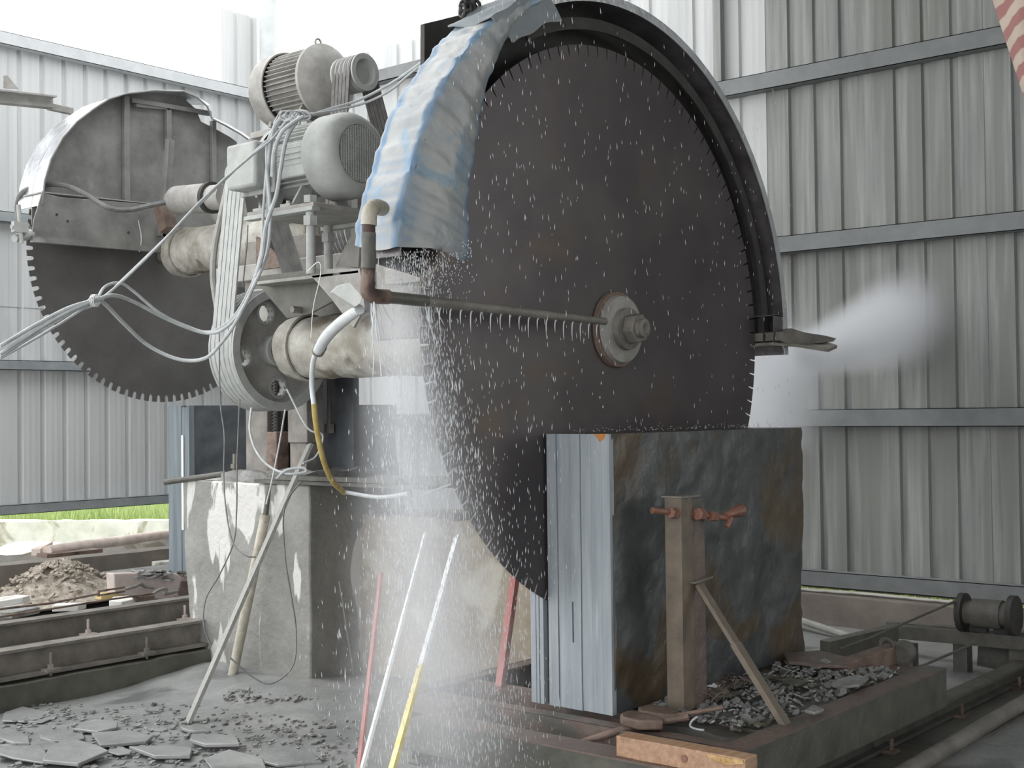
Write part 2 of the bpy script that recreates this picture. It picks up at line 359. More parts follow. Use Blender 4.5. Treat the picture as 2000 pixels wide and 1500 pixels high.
# ================================================================== OUTSIDE, LEFT
# sunlit kerb and trough walls beyond the left wall
wa = at(-120, 1019, 'Z', -1.4); wb_ = at(420, 1018, 'Z', -1.4)
mb = grid_box((0, 0, -.5), (1, .3, 0), 40, 2, 6); dv = wb_-wa; nrm = Vector((-dv.y, dv.x, 0)).normalized()*(-1 if Vector((-dv.y, dv.x, 0)).dot(wa) < 0 else 1)
mb.v = [wa+dv*v.x+nrm*v.y+Vector((0, 0, v.z)) for v in mb.v]
solo('trough_wall', rough(mb, .02, 4, 2), 'whitec', 'long bright lime-stained concrete trough wall in front of the sunlit grass', 'wall')
c1 = at(0, 1100, 'Y', 11.7).z; c2 = at(330, 1078, 'Y', 11.7).z
mb = rough(grid_box((5.0, 11.7, -1.9), (9.9, 11.98, (c1+c2)/2), 40, 2, 4), .012, 4, 5)
solo('trough_wall', mb, 'brownc', 'brown damp concrete trough wall with bright top behind the rubble heap', 'wall')
solo('sand_bank', rough(grid_box((3, 12.9, -1.9), (10.2, 13.6, -1.42), 40, 6, 2), .09, 2, 9), 'whitec', 'pale sunlit bank of stone slurry under the short timber stub', 'slurry bank')
a = at(92, 1078, 'Y', 12.25); b = at(345, 1040, 'Y', 12.9)
mb = MB().tube([a, a+(b-a)*.3+Vector((0, 0, .006)), a+(b-a)*.62, b+(b-a)*.25], [.062, .06, .056, .054], 14, 6)
lg = solo('log', rough(mb, .006, 9), 'woodp', 'pale peeled round log lying across the brown trough wall', 'log')
a = at(70, 1079, 'Y', 12.32); solo('timber_stub', MB().bar(a, a+Vector((.35, .35, .03)), .09, .07), 'woodp', 'short square timber stub tucked beside the log end', 'timber', bevel=.004)
solo('timber_packer', MB().box(at(92, 1083, 'Y', 12.1), at(180, 1077, 'Y', 12.3)), 'rust', 'dark packing block under the pale log on the trough wall', 'block')
gm = MB()
for k in range(5200):
    b0 = at(rnd.uniform(-80, 460), 1018, 'Z', -1.4)*rnd.uniform(1.04, 1.5); b0.z = -1.74; h = rnd.uniform(.3, .62); ln = Vector((rnd.uniform(-.2, .2), rnd.uniform(-.1, .1), h)); w_ = rnd.uniform(.008, .016)
    gm.add([b0+Vector((-w_, 0, 0)), b0+Vector((w_, 0, 0)), b0+ln*.6+Vector((w_*.7, 0, 0)), b0+ln, b0+ln*.6-Vector((w_*.7, 0, 0))], [(0, 1, 2, 4), (4, 2, 3)])
tag(part('grass', gm, 'grass'), 'bright green grass strip seen under the left corrugated wall', 'grass', kind='stuff')
gm = MB()
for k in range(1500):
    y = rnd.uniform(2.5, 6.2); x = rnd.uniform(10.85, 12.5); h = rnd.uniform(.12, .5); b0 = Vector((x, y, -1.72)); ln = Vector((rnd.uniform(-.12, .12), rnd.uniform(-.15, .15), h)); w_ = rnd.uniform(.006, .012)
    gm.add([b0+Vector((0, -w_, 0)), b0+Vector((0, w_, 0)), b0+ln*.6+Vector((0, w_*.7, 0)), b0+ln, b0+ln*.6-Vector((0, w_*.7, 0))], [(0, 1, 2, 4), (4, 2, 3)])
tag(part('weeds', gm, 'grass'), 'green weeds showing through the gap under the right corrugated wall', 'weeds', kind='stuff')

# ================================================================== SAWS
R = 1.5
def saw_blade(c, R, mdisc, mseg, label, n, g0=.38, g1=.29):
    """blade in a plane of constant Y; sgn -1: hub hardware on the -Y side"""
    c = Vector(c); root = thing('saw_blade', (c.x, c.y, c.z-R), label, 'saw blade')
    part('disc', MB().lathe(c, [(-.004, 0.0001), (-.004, R-.05), (.004, R-.05), (.004, .0001)], 160), mdisc, root)
    th = 2*math.pi/n; o0 = root.location.copy()
    mb = MB().prism([(R-.055, -.0045, -th*R*g0), (R-.03, -.0045, -th*R*g1), (R+.01, -.0045, -th*R*g1), (R+.01, -.0045, th*R*g1), (R-.03, -.0045, th*R*g1), (R-.055, -.0045, th*R*g0)], (0, .009, 0))
    me = mesh('segment', mb, mseg)
    for k in range(n):
        o = bpy.data.objects.new('segment', me); COL.objects.link(o); o.parent = root; o.location = c-o0; o.rotation_euler = (0, -k*th, 0)
    return root
SA = Vector((5.784, 4.09, .443)); SB = Vector((7.18, 10.2, 1.49))
ba = saw_blade(SA, 1.515, 'disc', 'disc', 'huge dark wet circular saw blade cutting the near slate block', 108, .47, .44)
mb = MB().lathe(SA, [(-.006, .21), (-.03, .205), (-.034, .2), (-.034, .001)], 64); part('clamp_flange', mb, 'rust', ba, 'rusty inner flange')
mb = MB().lathe(SA, [(-.034, .185), (-.06, .18), (-.065, .17), (-.07, .001)], 64); part('clamp_washer', mb, 'dustd', ba, 'pale steel washer')
mb = MB().lathe(SA, [(-.07, .115), (-.1, .112), (-.104, .1), (-.104, .001)], 48); part('lock_ring', mb, 'rail', ba)
def hexa(c, r, y0, y1, rot=0): return MB().prism([(c.x+r*math.cos(rot+k*math.pi/3), c.y+y0, c.z+r*math.sin(rot+k*math.pi/3)) for k in range(6)], (0, y1-y0, 0))
part('shaft_nut', hexa(SA, .085, -.104, -.17, .2), 'rail', ba, bevel=.006)
part('shaft_end', MB().lathe(SA, [(-.16, .052), (-.2, .05), (-.205, .03), (-.19, .001)], 32), 'rail', ba)
bb = saw_blade(SB, 1.345, 'discb', 'discb', 'toothed circular saw blade under the far left guard, lower half bare', 96)

# shaft tubes caked in cement, with pulleys
def tube_shaft(c, y0, y1, rt, name_label, rs=.07, ys=None):
    root = thing('shaft_tube', (c.x, (y0+y1)/2, c.z-rt), name_label, 'shaft housing')
    n = 40; mb = MB().lathe(c, [(y0-c.y, rt*.55), (y0-c.y+.01, rt*.96)]+[(y0-c.y+.03+(y1-y0-.06)*i/n, rt) for i in range(n+1)]+[(y1-c.y-.01, rt*.96), (y1-c.y, rt*.5)], 40)
    for i, v in enumerate(mb.v):
        d = v-c; d.y = 0
        if d.length > .01: mb.v[i] = v+d.normalized()*(.014*noise.noise(v*5)+.006*noise.noise(v*17))
    part('casing', mb, 'grout', root, sharp=60)
    part('shaft', MB().cyl((c.x, ys[0], c.z), (c.x, ys[1], c.z), rs, 24), 'rail', root)
    for y in (y0+.12, y1-.14): part('casing_collar', MB().lathe((c.x, y, c.z), [(-.03, rt+.004), (-.03, rt+.02), (.03, rt+.02), (.03, rt+.004)], 40), 'grout', root)
    return root
tube_shaft(SA, 4.62, 6.72, .207, 'cement-caked tube from the near blade to its big pulley', .06, (4.1, 7.2))
tube_shaft(SB, 7.85, 9.95, .21, 'cement-caked tube of the far saw, running behind the belts', .06, (7.4, 10.19))
def pulley(c, r, w_, ng, root, m='dust', spokes=True, face=-1):
    """grooved rim, web recessed, axis Y"""
    h = w_/2; pr = [(-h, r*.86), (-h, r)]
    for k in range(ng):
        a = -h+.012+(w_-.024)*k/ng; b = -h+.012+(w_-.024)*(k+1)/ng; q = (b-a)
        pr += [(a+q*.08, r), (a+q*.3, r-.014), (a+q*.7, r-.014), (a+q*.92, r)]
    pr += [(h, r), (h, r*.86)]
    return pr
def big_pulley(c, r, w_, ng, label):
    c = Vector(c); root = thing('pulley', (c.x, c.y, c.z-r), label, 'pulley'); pr = pulley(c, r, w_, ng, root)
    part('rim', MB().lathe(c, pr, 72, closed=True), 'dust', root)
    # web with four round holes
    n = 96; wy = .02; mb = MB(); holes = [(.62*r*math.cos(a), .62*r*math.sin(a)) for a in (.2, 1.77, 3.34, 4.91)]; hr = .15*r
    k = 30
    pts = {}
    rings = [.02+(.865*r-.02)*i/22 for i in range(23)]
    for i, rr in enumerate(rings):
        for j in range(n): a = 2*math.pi*j/n; mb.v.append(c+Vector((rr*math.cos(a), -wy, rr*math.sin(a))))
    for i, rr in enumerate(rings):
        for j in range(n): a = 2*math.pi*j/n; mb.v.append(c+Vector((rr*math.cos(a), wy, rr*math.sin(a))))
    N = len(rings)*n
    def hole(i, j):
        rr = (rings[i]+rings[i+1])/2; a = 2*math.pi*(j+.5)/n; x, z = rr*math.cos(a), rr*math.sin(a)
        return any(math.hypot(x-hx, z-hz) < hr for hx, hz in holes)
    for i in range(len(rings)-1):
        for j in range(n):
            if hole(i, j): continue
            j2 = (j+1) % n; q = (i*n+j, (i+1)*n+j, (i+1)*n+j2, i*n+j2); mb.f += [q, tuple(x+N for x in q)]
    part('web', mb, 'dustd', root)
    for hx, hz in holes:
        part('hole_lip', MB().lathe(c+Vector((hx, 0, hz)), [(-.03, hr), (-.03, hr+.018), (.03, hr+.018), (.03, hr)], 28, closed=True), 'dust', root)
    part('hub', MB().lathe(c, [(-.1, .07), (-.1, .1), (-.09, .11), (.09, .11), (.1, .1), (.1, .07)], 40, closed=True), 'dust', root)
    return root
PA = Vector((5.784, 6.98, .443)); PB = Vector((SB.x, 7.5, SB.z))
big_pulley(PA, .415, .26, 5, 'large spoked belt pulley low on the machine, beside the near tube')
PB.y = at(715, 140, 'X', 7.02).y+.13
big_pulley(PB, .40, .24, 5, 'large belt pulley half hidden behind the lower motor platform')

# ---------------------------------------------------------------- motors
def motor(c, ydir, L, r, label, mbody, mcowl, grille):
    """c: centre of fan-cowl face, axis Y; ydir: +1 body extends to +Y"""
    c = Vector(c); s = ydir; root = thing('electric_motor', (c.x, c.y+s*L/2, c.z-r*1.25), label, 'motor')
    def P(t, rr): return (s*t, rr)
    cl = .3*L
    part('fan_cowl', MB().lathe(c, [P(.012, .001), P(.012, r*.66), P(.0, r*.68), P(.0, r*.74), P(.03, r*.9), P(.07, r*.98), P(.11, r), P(cl, r), P(cl, r*.96), P(.12, r*.95)], 56), mcowl, root)
    if grille:
        g = MB(); st = .02
        for ix in range(-9, 10):
            x = ix*st
            hh = math.sqrt(max(0, (r*.66)**2-x*x))
            if hh > .02: g.bar(c+Vector((x, s*.004, -hh)), c+Vector((x, s*.004, hh)), .0085, .006, (0, 1, 0))
        for ix in range(-13, 14):
            z = ix*.0125; hh = math.sqrt(max(0, (r*.66)**2-z*z))
            if hh > .02: g.bar(c+Vector((-hh, s*.006, z)), c+Vector((hh, s*.006, z)), .006, .006)
        part('grille', g, 'dust', root)
        part('cowl_back', MB().lathe(c, [P(.02, .001), P(.02, r*.67)], 40), 'dark', root)
    rb = r*.8
    part('stator', MB().lathe(c, [P(cl*.9, .001), P(cl*.9, rb), P(L*.82, rb), P(L*.82, .001)], 48), mbody, root)
    n = 44; fin = MB()
    for k in range(n):
        a = 2*math.pi*(k+.5)/n
        if math.sin(a) < -.8: continue
        e = Vector((math.cos(a), 0, math.sin(a))); t = Vector((-math.sin(a), 0, math.cos(a)))
        p0 = c+Vector((0, s*cl, 0))+e*(rb-.005); p1 = c+Vector((0, s*L*.8, 0))+e*(rb-.005)
        hh = r*.95-rb; w_ = .0045
        fin.add([p0-t*w_, p0+t*w_, p0+e*hh+t*w_*.6, p0+e*hh-t*w_*.6, p1-t*w_, p1+t*w_, p1+e*hh+t*w_*.6, p1+e*hh-t*w_*.6], [(3, 2, 1, 0), (4, 5, 6, 7), (0, 1, 5, 4), (1, 2, 6, 5), (2, 3, 7, 6), (3, 0, 4, 7)])
    part('cooling_fins', fin, mbody, root)
    part('end_bell', MB().lathe(c, [P(L*.8, r*.97), P(L*.84, r*.98), P(L*.87, r*.9), P(L*.93, r*.72), P(L*.97, r*.5), P(L*.98, .001)], 48), mbody, root)
    part('motor_shaft', MB().cyl(c+Vector((0, s*L*.95, 0)), c+Vector((0, s*(L+.22), 0)), .035, 20), 'rail', root)
    for sx_ in (-1, 1):
        for ty in (.42, .74):
            y = c.y+s*L*ty; f_ = MB()
            f_.prism([(c.x+sx_*rb*.7, y, c.z-rb*.68), (c.x+sx_*(r*.95), y, c.z-r*1.14), (c.x+sx_*(r*.5), y, c.z-r*1.14), (c.x+sx_*rb*.4, y, c.z-rb*.88)], (0, s*.02, 0))
            f_.box((c.x+sx_*r*.45, y-.03, c.z-r*1.22), (c.x+sx_*r*1.12, y+s*.06, c.z-r*1.13))
            f_.cyl((c.x+sx_*r, y+s*.02, c.z-r*1.14), (c.x+sx_*r, y+s*.02, c.z-r*1.05), .014, 8)
            part('foot', f_, mbody, root)
    part('lifting_eye', MB().tube([c+Vector((.03*math.cos(a), s*L*.72, r*.98+.03+.03*math.sin(a))) for a in [k*math.pi/6 for k in range(13)]], .009, 8), mbody, root)
    return root
def small_pulley(c, r, w_, ng, root, label=None):
    h = w_/2; pr = pulley(c, r, w_, ng, None)
    pr[0] = (-h, r*.72); pr[-1] = (h, r*.3)
    pr = [(-h+.05, .001), (-h+.05, r*.6)]+pr+[(h, .001)]
    part('motor_pulley', MB().lathe(c, pr, 48), 'dust', root, label)
MAc = Vector((5.66, 5.90, 1.64)); MPA = Vector((5.60, 6.98, 1.62))
fa = at(705, 300, 'X', 5.62); MAc = Vector((5.62, fa.y, fa.z)); MPA = Vector((5.62, 6.98, fa.z))
mA = motor(MAc, 1, .84, .272, 'lower pale motor with round perforated fan cowl and scuffed blue paint', 'dust', 'dust', True)
small_pulley(MPA, .115, .24, 5, mA)
# scuffed blue patch on the cowl, curved onto its surface
mb = MB()
nu, nv = 10, 8
for i in range(nu+1):
    for j in range(nv+1):
        a = math.radians(200+62*i/nu); t = .04+.15*j/nv; rr = .262*(1 if t > .11 else .9+.1*math.sqrt(max(0, (t-.03)/.08)))+.0015
        mb.v.append(MAc+Vector((rr*math.cos(a), t, rr*math.sin(a))))
for i in range(nu):
    for j in range(nv):
        if (i in (0, nu-1) and j in (0, nv-1)) or (i == 0 and j % 3 == 1) or (i == nu-1 and j % 2): continue
        mb.f.append((i*(nv+1)+j, (i+1)*(nv+1)+j, (i+1)*(nv+1)+j+1, i*(nv+1)+j+1))
part('paint_patch', mb, 'blue', mA, 'scuffed blue paint patch')
# terminal box
ba_ = at(441, 285, 'X', 5.22); bc_ = at(498, 362, 'X', 5.22)
tb = MB().box((5.22, bc_.y, bc_.z), (5.36, ba_.y, ba_.z))
p_ = part('terminal_box', tb, 'dust', mA, bevel=.02)
part('box_flange', MB().box((5.355, bc_.y-.025, bc_.z-.025), (5.38, ba_.y+.025, ba_.z+.025)), 'dust', mA, bevel=.006)
part('box_neck', MB().box((5.375, bc_.y-.3, bc_.z+.05), (5.5, bc_.y+.1, ba_.z-.02)), 'dust', mA, bevel=.01)
fb = at(520, 172, 'X', 7.02)
MBc = Vector((7.02, 8.62, 2.74)); MPB = Vector((7.02, 7.5, 2.74))
q = at(715, 140, 'X', 7.02); MPB = Vector((7.02, q.y+.13, q.z)); MBc = Vector((7.02, at(532, 175, 'X', 7.02).y, q.z)); PB.y = MPB.y
mB = motor(MBc, -1, MBc.y-MPB.y-.2, .31, 'upper grey-brown dusty motor with fan cowl to the left and ribbed body', 'dustd', 'dustd', False)
small_pulley(MPB, .145, .25, 5, mB)
# ---------------------------------------------------------------- belts
def belts(c1, r1, c2, r2, w_, n, label, m1, m2, group):
    """n closed V-belts around two wheels with axis Y"""
    dx, dz = c2.x-c1.x, c2.z-c1.z; L = math.hypot(dx, dz); base = math.atan2(dz, dx); b = math.acos((r1-r2)/L)
    for k in range(n):
        y = c1.y-w_/2+.02+(w_-.04)*(k+.5)/n; pts = []
        for i in range(17):
            a = base+b+(2*math.pi-2*b)*i/16; pts.append((c1.x+r1*math.cos(a), c1.z+r1*math.sin(a)))
        for i in range(17):
            a = base-b+2*b*i/16; pts.append((c2.x+r2*math.cos(a), c2.z+r2*math.sin(a)))
        N = len(pts); mb = MB(); bw = (w_-.04)/n*.42; th = .012
        for x, z in pts:
            for (cc, rr_) in ((0, 0),): pass
        cen = [((pts[(i+1) % N][0]-pts[i-1][0]), (pts[(i+1) % N][1]-pts[i-1][1])) for i in range(N)]
        for i, (x, z) in enumerate(pts):
            tx, tz = cen[i]; l_ = math.hypot(tx, tz); nx, nz = tz/l_, -tx/l_
            for dy, dn in ((-bw, 0), (bw, 0), (bw, th), (-bw, th)): mb.v.append(Vector((x+nx*dn, y+dy, z+nz*dn)))
        for i in range(N):
            i2 = (i+1) % N
            for j in range(4): j2 = (j+1) % 4; mb.f.append((i*4+j, i*4+j2, i2*4+j2, i2*4+j))
        o = solo('drive_belt', mb, m1, ('leftmost ', 'second from left ', 'middle ', 'second from right ', 'rightmost ')[4-k]+label, 'belt', group)
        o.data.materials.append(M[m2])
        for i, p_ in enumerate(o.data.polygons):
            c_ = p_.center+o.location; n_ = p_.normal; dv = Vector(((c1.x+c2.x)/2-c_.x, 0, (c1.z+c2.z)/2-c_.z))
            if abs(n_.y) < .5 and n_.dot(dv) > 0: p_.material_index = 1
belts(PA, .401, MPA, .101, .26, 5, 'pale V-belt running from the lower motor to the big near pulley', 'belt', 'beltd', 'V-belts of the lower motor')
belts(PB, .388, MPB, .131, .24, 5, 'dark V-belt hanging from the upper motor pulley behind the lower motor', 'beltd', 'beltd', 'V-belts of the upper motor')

# ---------------------------------------------------------------- machine frame (columns, carriage, platforms)
fr = thing('machine_frame', (6.3, 7.3, -.45), 'grey steel column frame with screw and plates standing on the streaked pier', 'machine frame')
def colbox(px0, px1, X, z0, z1, dx=.16, m='dustm', nm='column'):
    y1 = at(px0, 850, 'X', X).y; y0 = at(px1, 850, 'X', X).y
    return part(nm, MB().box((X, y0, z0), (X+dx, y1, z1)), m, fr, bevel=.006)
colbox(480, 522, 6.2, -.44, 1.3); colbox(562, 600, 6.2, -.2, 1.3)
colbox(566, 598, 6.22, -.44, -.2, .1, 'rail', 'column_foot')
colbox(520, 566, 6.42, -.44, 1.25, .06, 'dark', 'back_plate')
q = at(540, 850, 'X', 6.26); sc = MB(); turns = 46; zz0, zz1 = -.12, 1.2
sc.cyl((q.x, q.y, zz0), (q.x, q.y, zz1), .026, 16)
part('lead_screw', sc, 'iron', fr)
hp = [Vector((q.x+.032*math.cos(k*.7), q.y+.032*math.sin(k*.7), zz0+(zz1-zz0)*k/500)) for k in range(501)]
part('screw_thread', MB().tube(hp, .007, 5), 'dark', fr)
part('screw_bearing', MB().box((q.x-.06, q.y-.07, -.42), (q.x+.06, q.y+.07, -.12)), 'rust', fr, bevel=.01)
# wide dark column plate to the right of the screw
y1 = at(600, 800, 'X', 6.5).y; y0 = at(690, 800, 'X', 6.5).y
part('column_plate', MB().box((6.5, y0, -.45), (6.56, y1, .55)), 'slate2', fr, bevel=.004)
q = at(643, 800, 'X', 6.46); part('hanger_rod', MB().cyl((q.x, q.y, at(643, 835, 'X', 6.46).z), (q.x, q.y, .45), .014, 10), 'rail', fr)
part('rod_nut', MB().cyl((q.x, q.y, at(643, 838, 'X', 6.46).z-.03), (q.x, q.y, at(643, 828, 'X', 6.46).z), .04, 6), 'rail', fr)
# upper column, between the shafts up to the top motor
part('column', MB().box((6.9, 7.95, .2), (7.05, 8.1, 1.35)), 'dustd', fr, bevel=.006)
part('cross_head', MB().box((6.15, 6.3, 1.0), (6.55, 8.1, 1.12)), 'dustd', fr, bevel=.008)
# carriage beam below the platform
part('carriage_beam', MB().box((5.95, 5.4, .62), (6.4, 7.4, .9)), 'dustd', fr, bevel=.01)
# lower motor platform
zt = MAc.z-.272*1.22; PYa = at(612, 400, 'X', 5.28).y; PYb = at(482, 405, 'X', 5.28).y
pf = part('motor_platform', MB().box((5.28, PYa, zt-.03), (5.98, PYb, zt)), 'dustd', fr, bevel=.005)
part('platform_rail', MB().box((5.26, PYa-.01, zt-.055), (5.33, PYb+.01, zt-.028)), 'dust', fr, bevel=.004)
part('platform_rail', MB().box((5.91, PYa-.01, zt-.055), (5.98, PYb+.01, zt-.028)), 'dust', fr, bevel=.004)
for (x, y) in ((5.31, PYa+.06), (5.9, PYa+.06), (5.9, PYb-.08)):
    pst = part('jack_post', MB().cyl((x, y, .86), (x, y, zt-.03), .03, 16), 'dust', fr)
    part('jack_nut', MB().cyl((x, y, zt-.14), (x, y, zt-.08), .048, 6), 'dust', pst)
    part('jack_nut', MB().cyl((x, y, zt+.0), (x, y, zt+.045), .045, 6), 'dust', pst)
# seat plate and triangular gussets over the near tube
X0 = 5.42
def gus(pts, X, t, nm, m='dustd'): return part(nm, MB().prism([at(x, y, 'X', X) for x, y in pts], (t, 0, 0)), m, fr)
part('seat_plate', MB().box((5.36, at(700, 522, 'X', 5.36).y, .84), (6.1, at(492, 541, 'X', 5.36).y, .86)), 'dustd', fr, bevel=.003)
gus([(492, 541), (597, 528), (650, 588), (604, 613), (560, 621)], 5.5, .02, 'gusset', 'greensteel')
gus([(597, 526), (703, 524), (712, 600), (690, 640), (652, 590)], 5.36, .02, 'gusset', 'dustd')
q = at(580, 605, 'X', 5.47); part('gusset_bolt', MB().cyl((5.43, q.y, q.z), (5.5, q.y, q.z), .022, 6), 'rail', fr)
# inner triangular gussets around (500-560, 470-520) and (660-700,440-520)
part('gusset', MB().prism([at(500, 462, 'X', 6.0), at(560, 520, 'X', 6.0), at(500, 528, 'X', 6.0)], (.03, 0, 0)), 'rust', fr, 'rusty triangular gusset')
part('gusset', MB().prism([at(655, 520, 'X', 5.95), at(695, 440, 'X', 5.95), at(705, 440, 'X', 5.95), at(700, 522, 'X', 5.95)], (.03, 0, 0)), 'dustd', fr)
part('support_strut', MB().bar(at(700, 300, 'X', 6.1), at(697, 522, 'X', 6.1), .06, .06), 'dustd', fr)
# cradle above far tube: upper motor bed
zb = MBc.z-.31*1.22
part('upper_bed', MB().box((6.7, MPB.y+.2, zb-.05), (7.36, MBc.y-.1, zb)), 'dustd', fr, bevel=.005)
for (x, y) in ((6.78, MPB.y+.3), (7.3, MPB.y+.3), (6.78, MBc.y-.25), (7.3, MBc.y-.25)):
    part('jack_post', MB().cyl((x, y, 1.72), (x, y, zb-.03), .028, 14), 'dustd', fr)
for y in (MPB.y+.35, MBc.y-.3): part('bearing_block', MB().box((6.8, y-.1, 1.58), (7.38, y+.1, 1.75)), 'dustd', fr, bevel=.02)
# cylinder (guide sleeve) left of the terminal box
a = at(335, 392, 'X', 6.9); b = at(430, 385, 'X', 6.9)
gc = solo('guide_cylinder', MB().tube([a, a+(b-a)*.1, a+(b-a)*.72], [.07, .12, .125], 28).lathe(a+(b-a)*.72, [(0, .001)], 4) if False else MB().tube([a, a+(b-a)*.12, a+(b-a)*.8], [.085, .125, .128], 28), 'dustd', 'grey round cylinder lying above the far tube beside the terminal box', 'cylinder')
part('end_ring', MB().tube([a+(b-a)*.8, a+(b-a)*.86], .136, 28), 'dark', gc)
part('end_cap', MB().tube([a+(b-a)*.86, a+(b-a)*1.12], .108, 28), 'dustd', gc)
# rusty stub between cylinder and tube
q = at(330, 450, 'X', 6.9); solo('rusty_coupling', rough(MB().bar(q, q+Vector((0, .1, .22)), .12, .12), .02, 12), 'rust', 'small rusty coupling where the far tube meets the guard', 'coupling')

# ---------------------------------------------------------------- guard of the near blade
gr = thing('blade_guard', (SA.x, 4.15, SA.z), 'wet steel hood arching over the near blade, open at the front', 'blade guard')
rad = math.radians
RG = 1.765
part('rim_band', MB().lathe(SA, [(-.1, RG-.003), (.14, RG-.003), (.14, RG+.004), (-.1, RG+.004)], 90, a0=rad(-3), a1=rad(172), closed=True), 'guardw', gr)
part('front_lip', MB().lathe(SA, [(-.105, RG-.035), (-.099, RG-.035), (-.099, RG+.012), (-.105, RG+.012)], 90, a0=rad(-3), a1=rad(118), closed=True), 'foil', gr, 'bright wet edge lip')
part('inner_angle', MB().lathe(SA, [(-.03, 1.60), (-.02, 1.60), (-.02, 1.655), (.04, 1.655), (.04, 1.662), (-.03, 1.662)], 90, a0=rad(-1), a1=rad(118), closed=True), 'dark', gr)
part('back_plate', MB().lathe(SA, [(.125, 1.0), (.13, 1.0), (.13, RG), (.125, RG)], 90, a0=rad(0), a1=rad(172), closed=True), 'dark', gr)
q0 = SA+Vector((RG-.17, -.1, .0)); part('end_box', MB().box(q0+Vector((.0, .0, -.07)), q0+Vector((.17, .004, .16))).box(q0+Vector((0, .0, .15)), q0+Vector((.17, .22, .156))), 'guardw', gr)
# deflector flap
a = at(1470, 650, 'Y', 4.14); pts = [at(1470, 650, 'Y', 4.3), at(1545, 640, 'Y', 4.25), at(1615, 652, 'Y', 4.15), at(1634, 662, 'Y', 4.05), at(1560, 676, 'Y', 3.9), at(1528, 672, 'Y', 3.9), at(1520, 660, 'Y', 3.95)]
a0 = SA+Vector((RG-.2, 0, -.045))
fl = [(a0.x-.02, 4.0, a0.z), (a0.x+.2, 3.93, a0.z-.0), (a0.x+.36, 3.78, a0.z-.035), (a0.x+.62, 3.84, a0.z+.0), (a0.x+.68, 3.95, a0.z+.03), (a0.x+.5, 4.4, a0.z+.04), (a0.x, 4.4, a0.z)]
part('flap_edge', rough(MB().prism([at(x, y, 'Y', 3.95) for x, y in ((1526, 648), (1545, 642), (1572, 650), (1612, 654), (1634, 661), (1628, 668), (1590, 672), (1545, 677), (1524, 664))], (0, .3, 0)), .008, 7), 'rail', gr)
part('deflector_flap', rough(MB().prism(fl, (0, 0, .02)), .01, 6), 'rail', gr, 'ragged flap')
# top cover sheets
# tarp over the left part of the guard
mb = MB(); nu, nv = 70, 26; st = []
inner = [(116, 1.75), (122, 1.72), (127, 1.69), (134, 1.62), (143, 1.52), (150, 1.46), (158, 1.40), (164, 1.35), (168, 1.34), (173, 1.42)]
def inn(a):
    for (a0_, r0), (a1_, r1) in zip(inner, inner[1:]):
        if a0_ <= a <= a1_: return r0+(r1-r0)*(a-a0_)/(a1_-a0_)
    return inner[0][1] if a < 116 else inner[-1][1]
RT = 1.80
for i in range(nu+1):
    a = 116+54*i/nu
    ri = inn(a); wob = .006*math.sin(a*.35)+.004*math.sin(a*1.1)+.003*math.sin(a*2.6)
    for j in range(nv+1):
        t = j/nv
        if t < .45: yy = .16-.26*(t/.45); rr = RT
        else: tt = (t-.45)/.55; yy = -.1-.03*math.sin(tt*math.pi); rr = RT+(ri-RT)*tt
        wv = wob+.004*noise.noise(Vector((a*.5, j*.35, 1)))+.0025*math.sin(a*1.7+j*.5)
        ar = math.radians(a+(1.2*math.sin(t*5) if i == nu else 0)); mb.v.append(SA+Vector((math.cos(ar)*(rr+wv*(1 if t < .45 else 0)), yy-(wv if t >= .45 else 0), math.sin(ar)*(rr+wv*(1 if t < .45 else 0)))))
        s1 = max(0, 1-abs(t-.44)/.05); s2 = max(0, 1-abs(t-1)/.05); s3 = max(0, 1-abs(t-.04)/.04); s4 = .8 if a > 157 and (int(a*1.4) % 2 == 0) and abs(t-.7) > .14 else 0
        st.append(min(1, max(s1, s2*.8, s3, s4*.35)))
for i in range(nu):
    for j in range(nv): mb.f.append((i*(nv+1)+j, (i+1)*(nv+1)+j, (i+1)*(nv+1)+j+1, i*(nv+1)+j+1))
tp = solo('tarp', mb, 'tarp', 'grey tarp with blue stripes draped over the left shoulder of the near guard', 'tarp', sharp=80)
at_ = tp.data.attributes.new('stripe', 'FLOAT', 'POINT'); at_.data.foreach_set('value', st)
sd = tp.modifiers.new('thickness', 'SOLIDIFY'); sd.thickness = .004
# second, upper rubber sheet
mb = MB(); nu, nv = 30, 14
for i in range(nu+1):
    a = 112+15*i/nu
    for j in range(nv+1):
        t = j/nv
        if t < .5: yy = .2-.3*(t/.5); rr = RT+.02
        else: tt = (t-.5)/.5; yy = -.115; rr = RT+.02-.17*tt
        ar = math.radians(a+1.5*math.sin(t*4)); rr += .008*math.sin(a*.7+j); mb.v.append(SA+Vector((math.cos(ar)*rr, yy, math.sin(ar)*rr)))
for i in range(nu):
    for j in range(nv): mb.f.append((i*(nv+1)+j, (i+1)*(nv+1)+j, (i+1)*(nv+1)+j+1, i*(nv+1)+j+1))
t2 = solo('rubber_sheet', mb, 'rubber', 'plain grey rubber sheet over the very top of the near guard', 'rubber sheet', sharp=80)
sd = t2.modifiers.new('thickness', 'SOLIDIFY'); sd.thickness = .008
